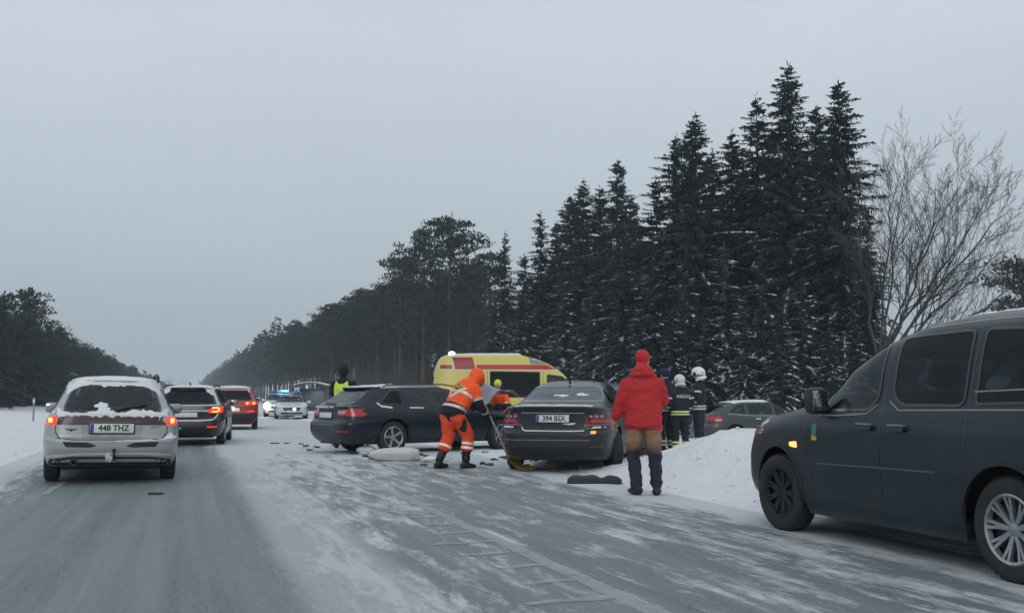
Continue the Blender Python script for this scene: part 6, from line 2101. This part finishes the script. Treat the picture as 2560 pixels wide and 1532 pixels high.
lumpy('snow_clump', 'lump of white snow fallen beside the navy estate rear wheel', 'snow', (3.62, 22.0, 0), (.42, .28, .2), M['snow'], 3, .3)
lumpy('snow_clump', 'lump of snow under the rear bumper of the dark saloon', 'snow', (5.95, 16.9, 0), (.3, .25, .14), M['snow_dirty'], 4, .7)
lumpy('snow_clump', 'small snow lump behind the stooping worker', 'snow', (4.3, 18.9, 0), (.34, .2, .12), M['snow'], 6, .2)
M['debris'] = mat('broken plastic', (.03, .032, .035), .6, vary=.5)
rr = random.Random(19)
for k in range(26):
    px, py = rr.choice([(rr.uniform(740, 860), rr.uniform(1108, 1140)), (rr.uniform(880, 1080), rr.uniform(1128, 1150)), (rr.uniform(1150, 1290), rr.uniform(1118, 1158)), (rr.uniform(1220, 1420), rr.uniform(1140, 1165))])
    X = (1.18) / math.tan(max(.01, (py - 992) / F_))
    x, y, _ = at(px, py, X)
    b = MB()
    b.box((0, 0, .018), (rr.uniform(.05, .2), rr.uniform(.04, .12), rr.uniform(.02, .05)), .008, Matrix.Rotation(rr.uniform(-.3, .3), 4, 'X'))
    b.box((rr.uniform(-.08, .08), rr.uniform(-.05, .05), .012), (rr.uniform(.04, .12), rr.uniform(.03, .08), .02), .004, Matrix.Rotation(rr.uniform(0, 3), 4, 'Z'))
    o = b.build('debris_fragment', M['debris']); o.location = (x, y, .002); o.rotation_euler = (0, 0, rr.uniform(0, 6))
    tag(o, 'small dark piece of broken car plastic on the road', 'debris', 'crash debris')
for k, (px, py, w_) in enumerate([(687, 1107, .22), (716, 1107, .12), (388, 1231, .16), (1060, 1160, .12)]):
    X = 1.18 / math.tan((py - 992) / F_)
    x, y, _ = at(px, py, X)
    b = MB().box((0, 0, .012), (w_, .08, .024), .006).box((w_ * .3, .03, .01), (w_ * .5, .06, .016), .004)
    o = b.build('debris_fragment', M['debris']); o.location = (x, y, .002); o.rotation_euler = (0, 0, rr.uniform(-.6, .2))
    tag(o, 'small dark piece of broken car plastic on the road', 'debris', 'crash debris')

# bus shelter, stop sign, roadside post
S = empty('bus_shelter', (8.0, 70.8, .05), 17); tag(S, 'small glazed bus shelter with curved snowy roof beyond the navy estate', 'bus shelter')
fr_ = mat('shelter frame', (.035, .05, .065), .5); 
for x in (-1.0, 1.0):
    for y in (-.7, .7): MB().box((x, y, .9), (.08, .08, 1.8), .01).build('post', fr_, S)
for (x, y, sx_, sy_) in ((0, .7, 1.9, .03), (-1, 0, .03, 1.3), (1, 0, .03, 1.3)): MB().box((x, y, .95), (sx_, sy_, 1.5), .004).build('panel', mat('shelter pane', (.22, .25, .30), .25), S)
b = MB()
for i in range(13):
    u = -1 + 2 * i / 12
    for y in (-.85, .85):
        for t_ in (0, .07): b.v.append((u * 1.15, y, 1.80 + .22 * (1 - u * u) + t_))
for i in range(12):
    a = 4 * i
    b.f += [(a + 1, a + 3, a + 7, a + 5), (a, a + 4, a + 6, a + 2), (a, a + 1, a + 5, a + 4), (a + 2, a + 6, a + 7, a + 3)]
b.f += [(0, 2, 3, 1), (48, 49, 51, 50)]
rf = b.build('roof', fr_, S)
mk('roof_snow', [(x * .98, y * .98, z + .05) for x, y, z in b.v], b.f, M['snow'], rf)
MB().box((0, .45, .45), (1.6, .35, .06), .01).build('bench', mat('shelter bench', (.12, .09, .06), .7), S)
S = empty('bus_stop_sign', (6.75, 68.5, .02), 17); tag(S, 'white bus stop sign on a post beside the bus shelter', 'sign')
MB().tube([(0, 0, 0), (0, 0, 1.75)], .03, 8).build('post', M['greytrim'], S)
MB().box((0, -.04, 1.55), (.36, .03, .42), .01).build('sign_panel', mat('sign face', (.42, .44, .52), .5), S)
MB().box((0, -.06, 1.55), (.24, .012, .12), .003).build('sign_symbol', mat('sign ink', (.12, .14, .25), .5), S)
S = empty('marker_post', (-5.92, 46.5, gh(-5.92, 46.5) - .05), 0); tag(S, 'thin grey marker post in the snow left of the silver estate', 'post')
MB().tube([(0, 0, 0), (0, 0, 1.0)], .035, 8).build('post', M['greytrim'], S)
MB().box((0, -.03, .85), (.08, .02, .16), .006).build('reflector', M['retro'], S)

# clods and broken crusts left by the plough on the bank and verges
b = MB()
rr = random.Random(23)
for k in range(520):
    x, y = (rr.uniform(5.6, 11.5), rr.uniform(9, 19)) if k < 380 else (rr.uniform(-4.6, -2.8), rr.uniform(14, 60))
    s_ = rr.uniform(.008, .035) * (1.6 if rr.random() < .12 else 1)
    v, f = ellipsoid((0, 0, 0), (s_, s_ * rr.uniform(.6, 1.2), s_ * rr.uniform(.4, .8)), 7, 5)
    v = [p * (1 + .45 * noise.noise(p * 14 + Vector((k, 0, 0)))) for p in v]
    b.add(v, f, Matrix.Translation((x, y, gh(x, y) + s_ * .2)) @ Matrix.Rotation(rr.uniform(0, 6), 4, 'Z'))
tag(b.build('snow_clods', M['snow']), 'clods of ploughed snow scattered over bank and verge', 'snow', None, 'stuff')

# ------------------------------------------------------------------ air
m = bpy.data.materials.new('haze'); m.use_nodes = True
t = m.node_tree; t.nodes.remove(t.nodes['Principled BSDF'])
pv = t.nodes.new('ShaderNodeVolumePrincipled')
pv.inputs['Color'].default_value = (.82, .90, .97, 1)
pv.inputs['Density'].default_value = 0.00055
pv.inputs['Anisotropy'].default_value = 0.0
t.links.new(pv.outputs[0], t.nodes['Material Output'].inputs['Volume'])
hz = MB().box((250, 1730, 11.0), (2700, 3700, 25.0)).build('haze', m, smooth=False)
tag(hz, 'thin pale winter haze over the road', None, None, 'stuff')
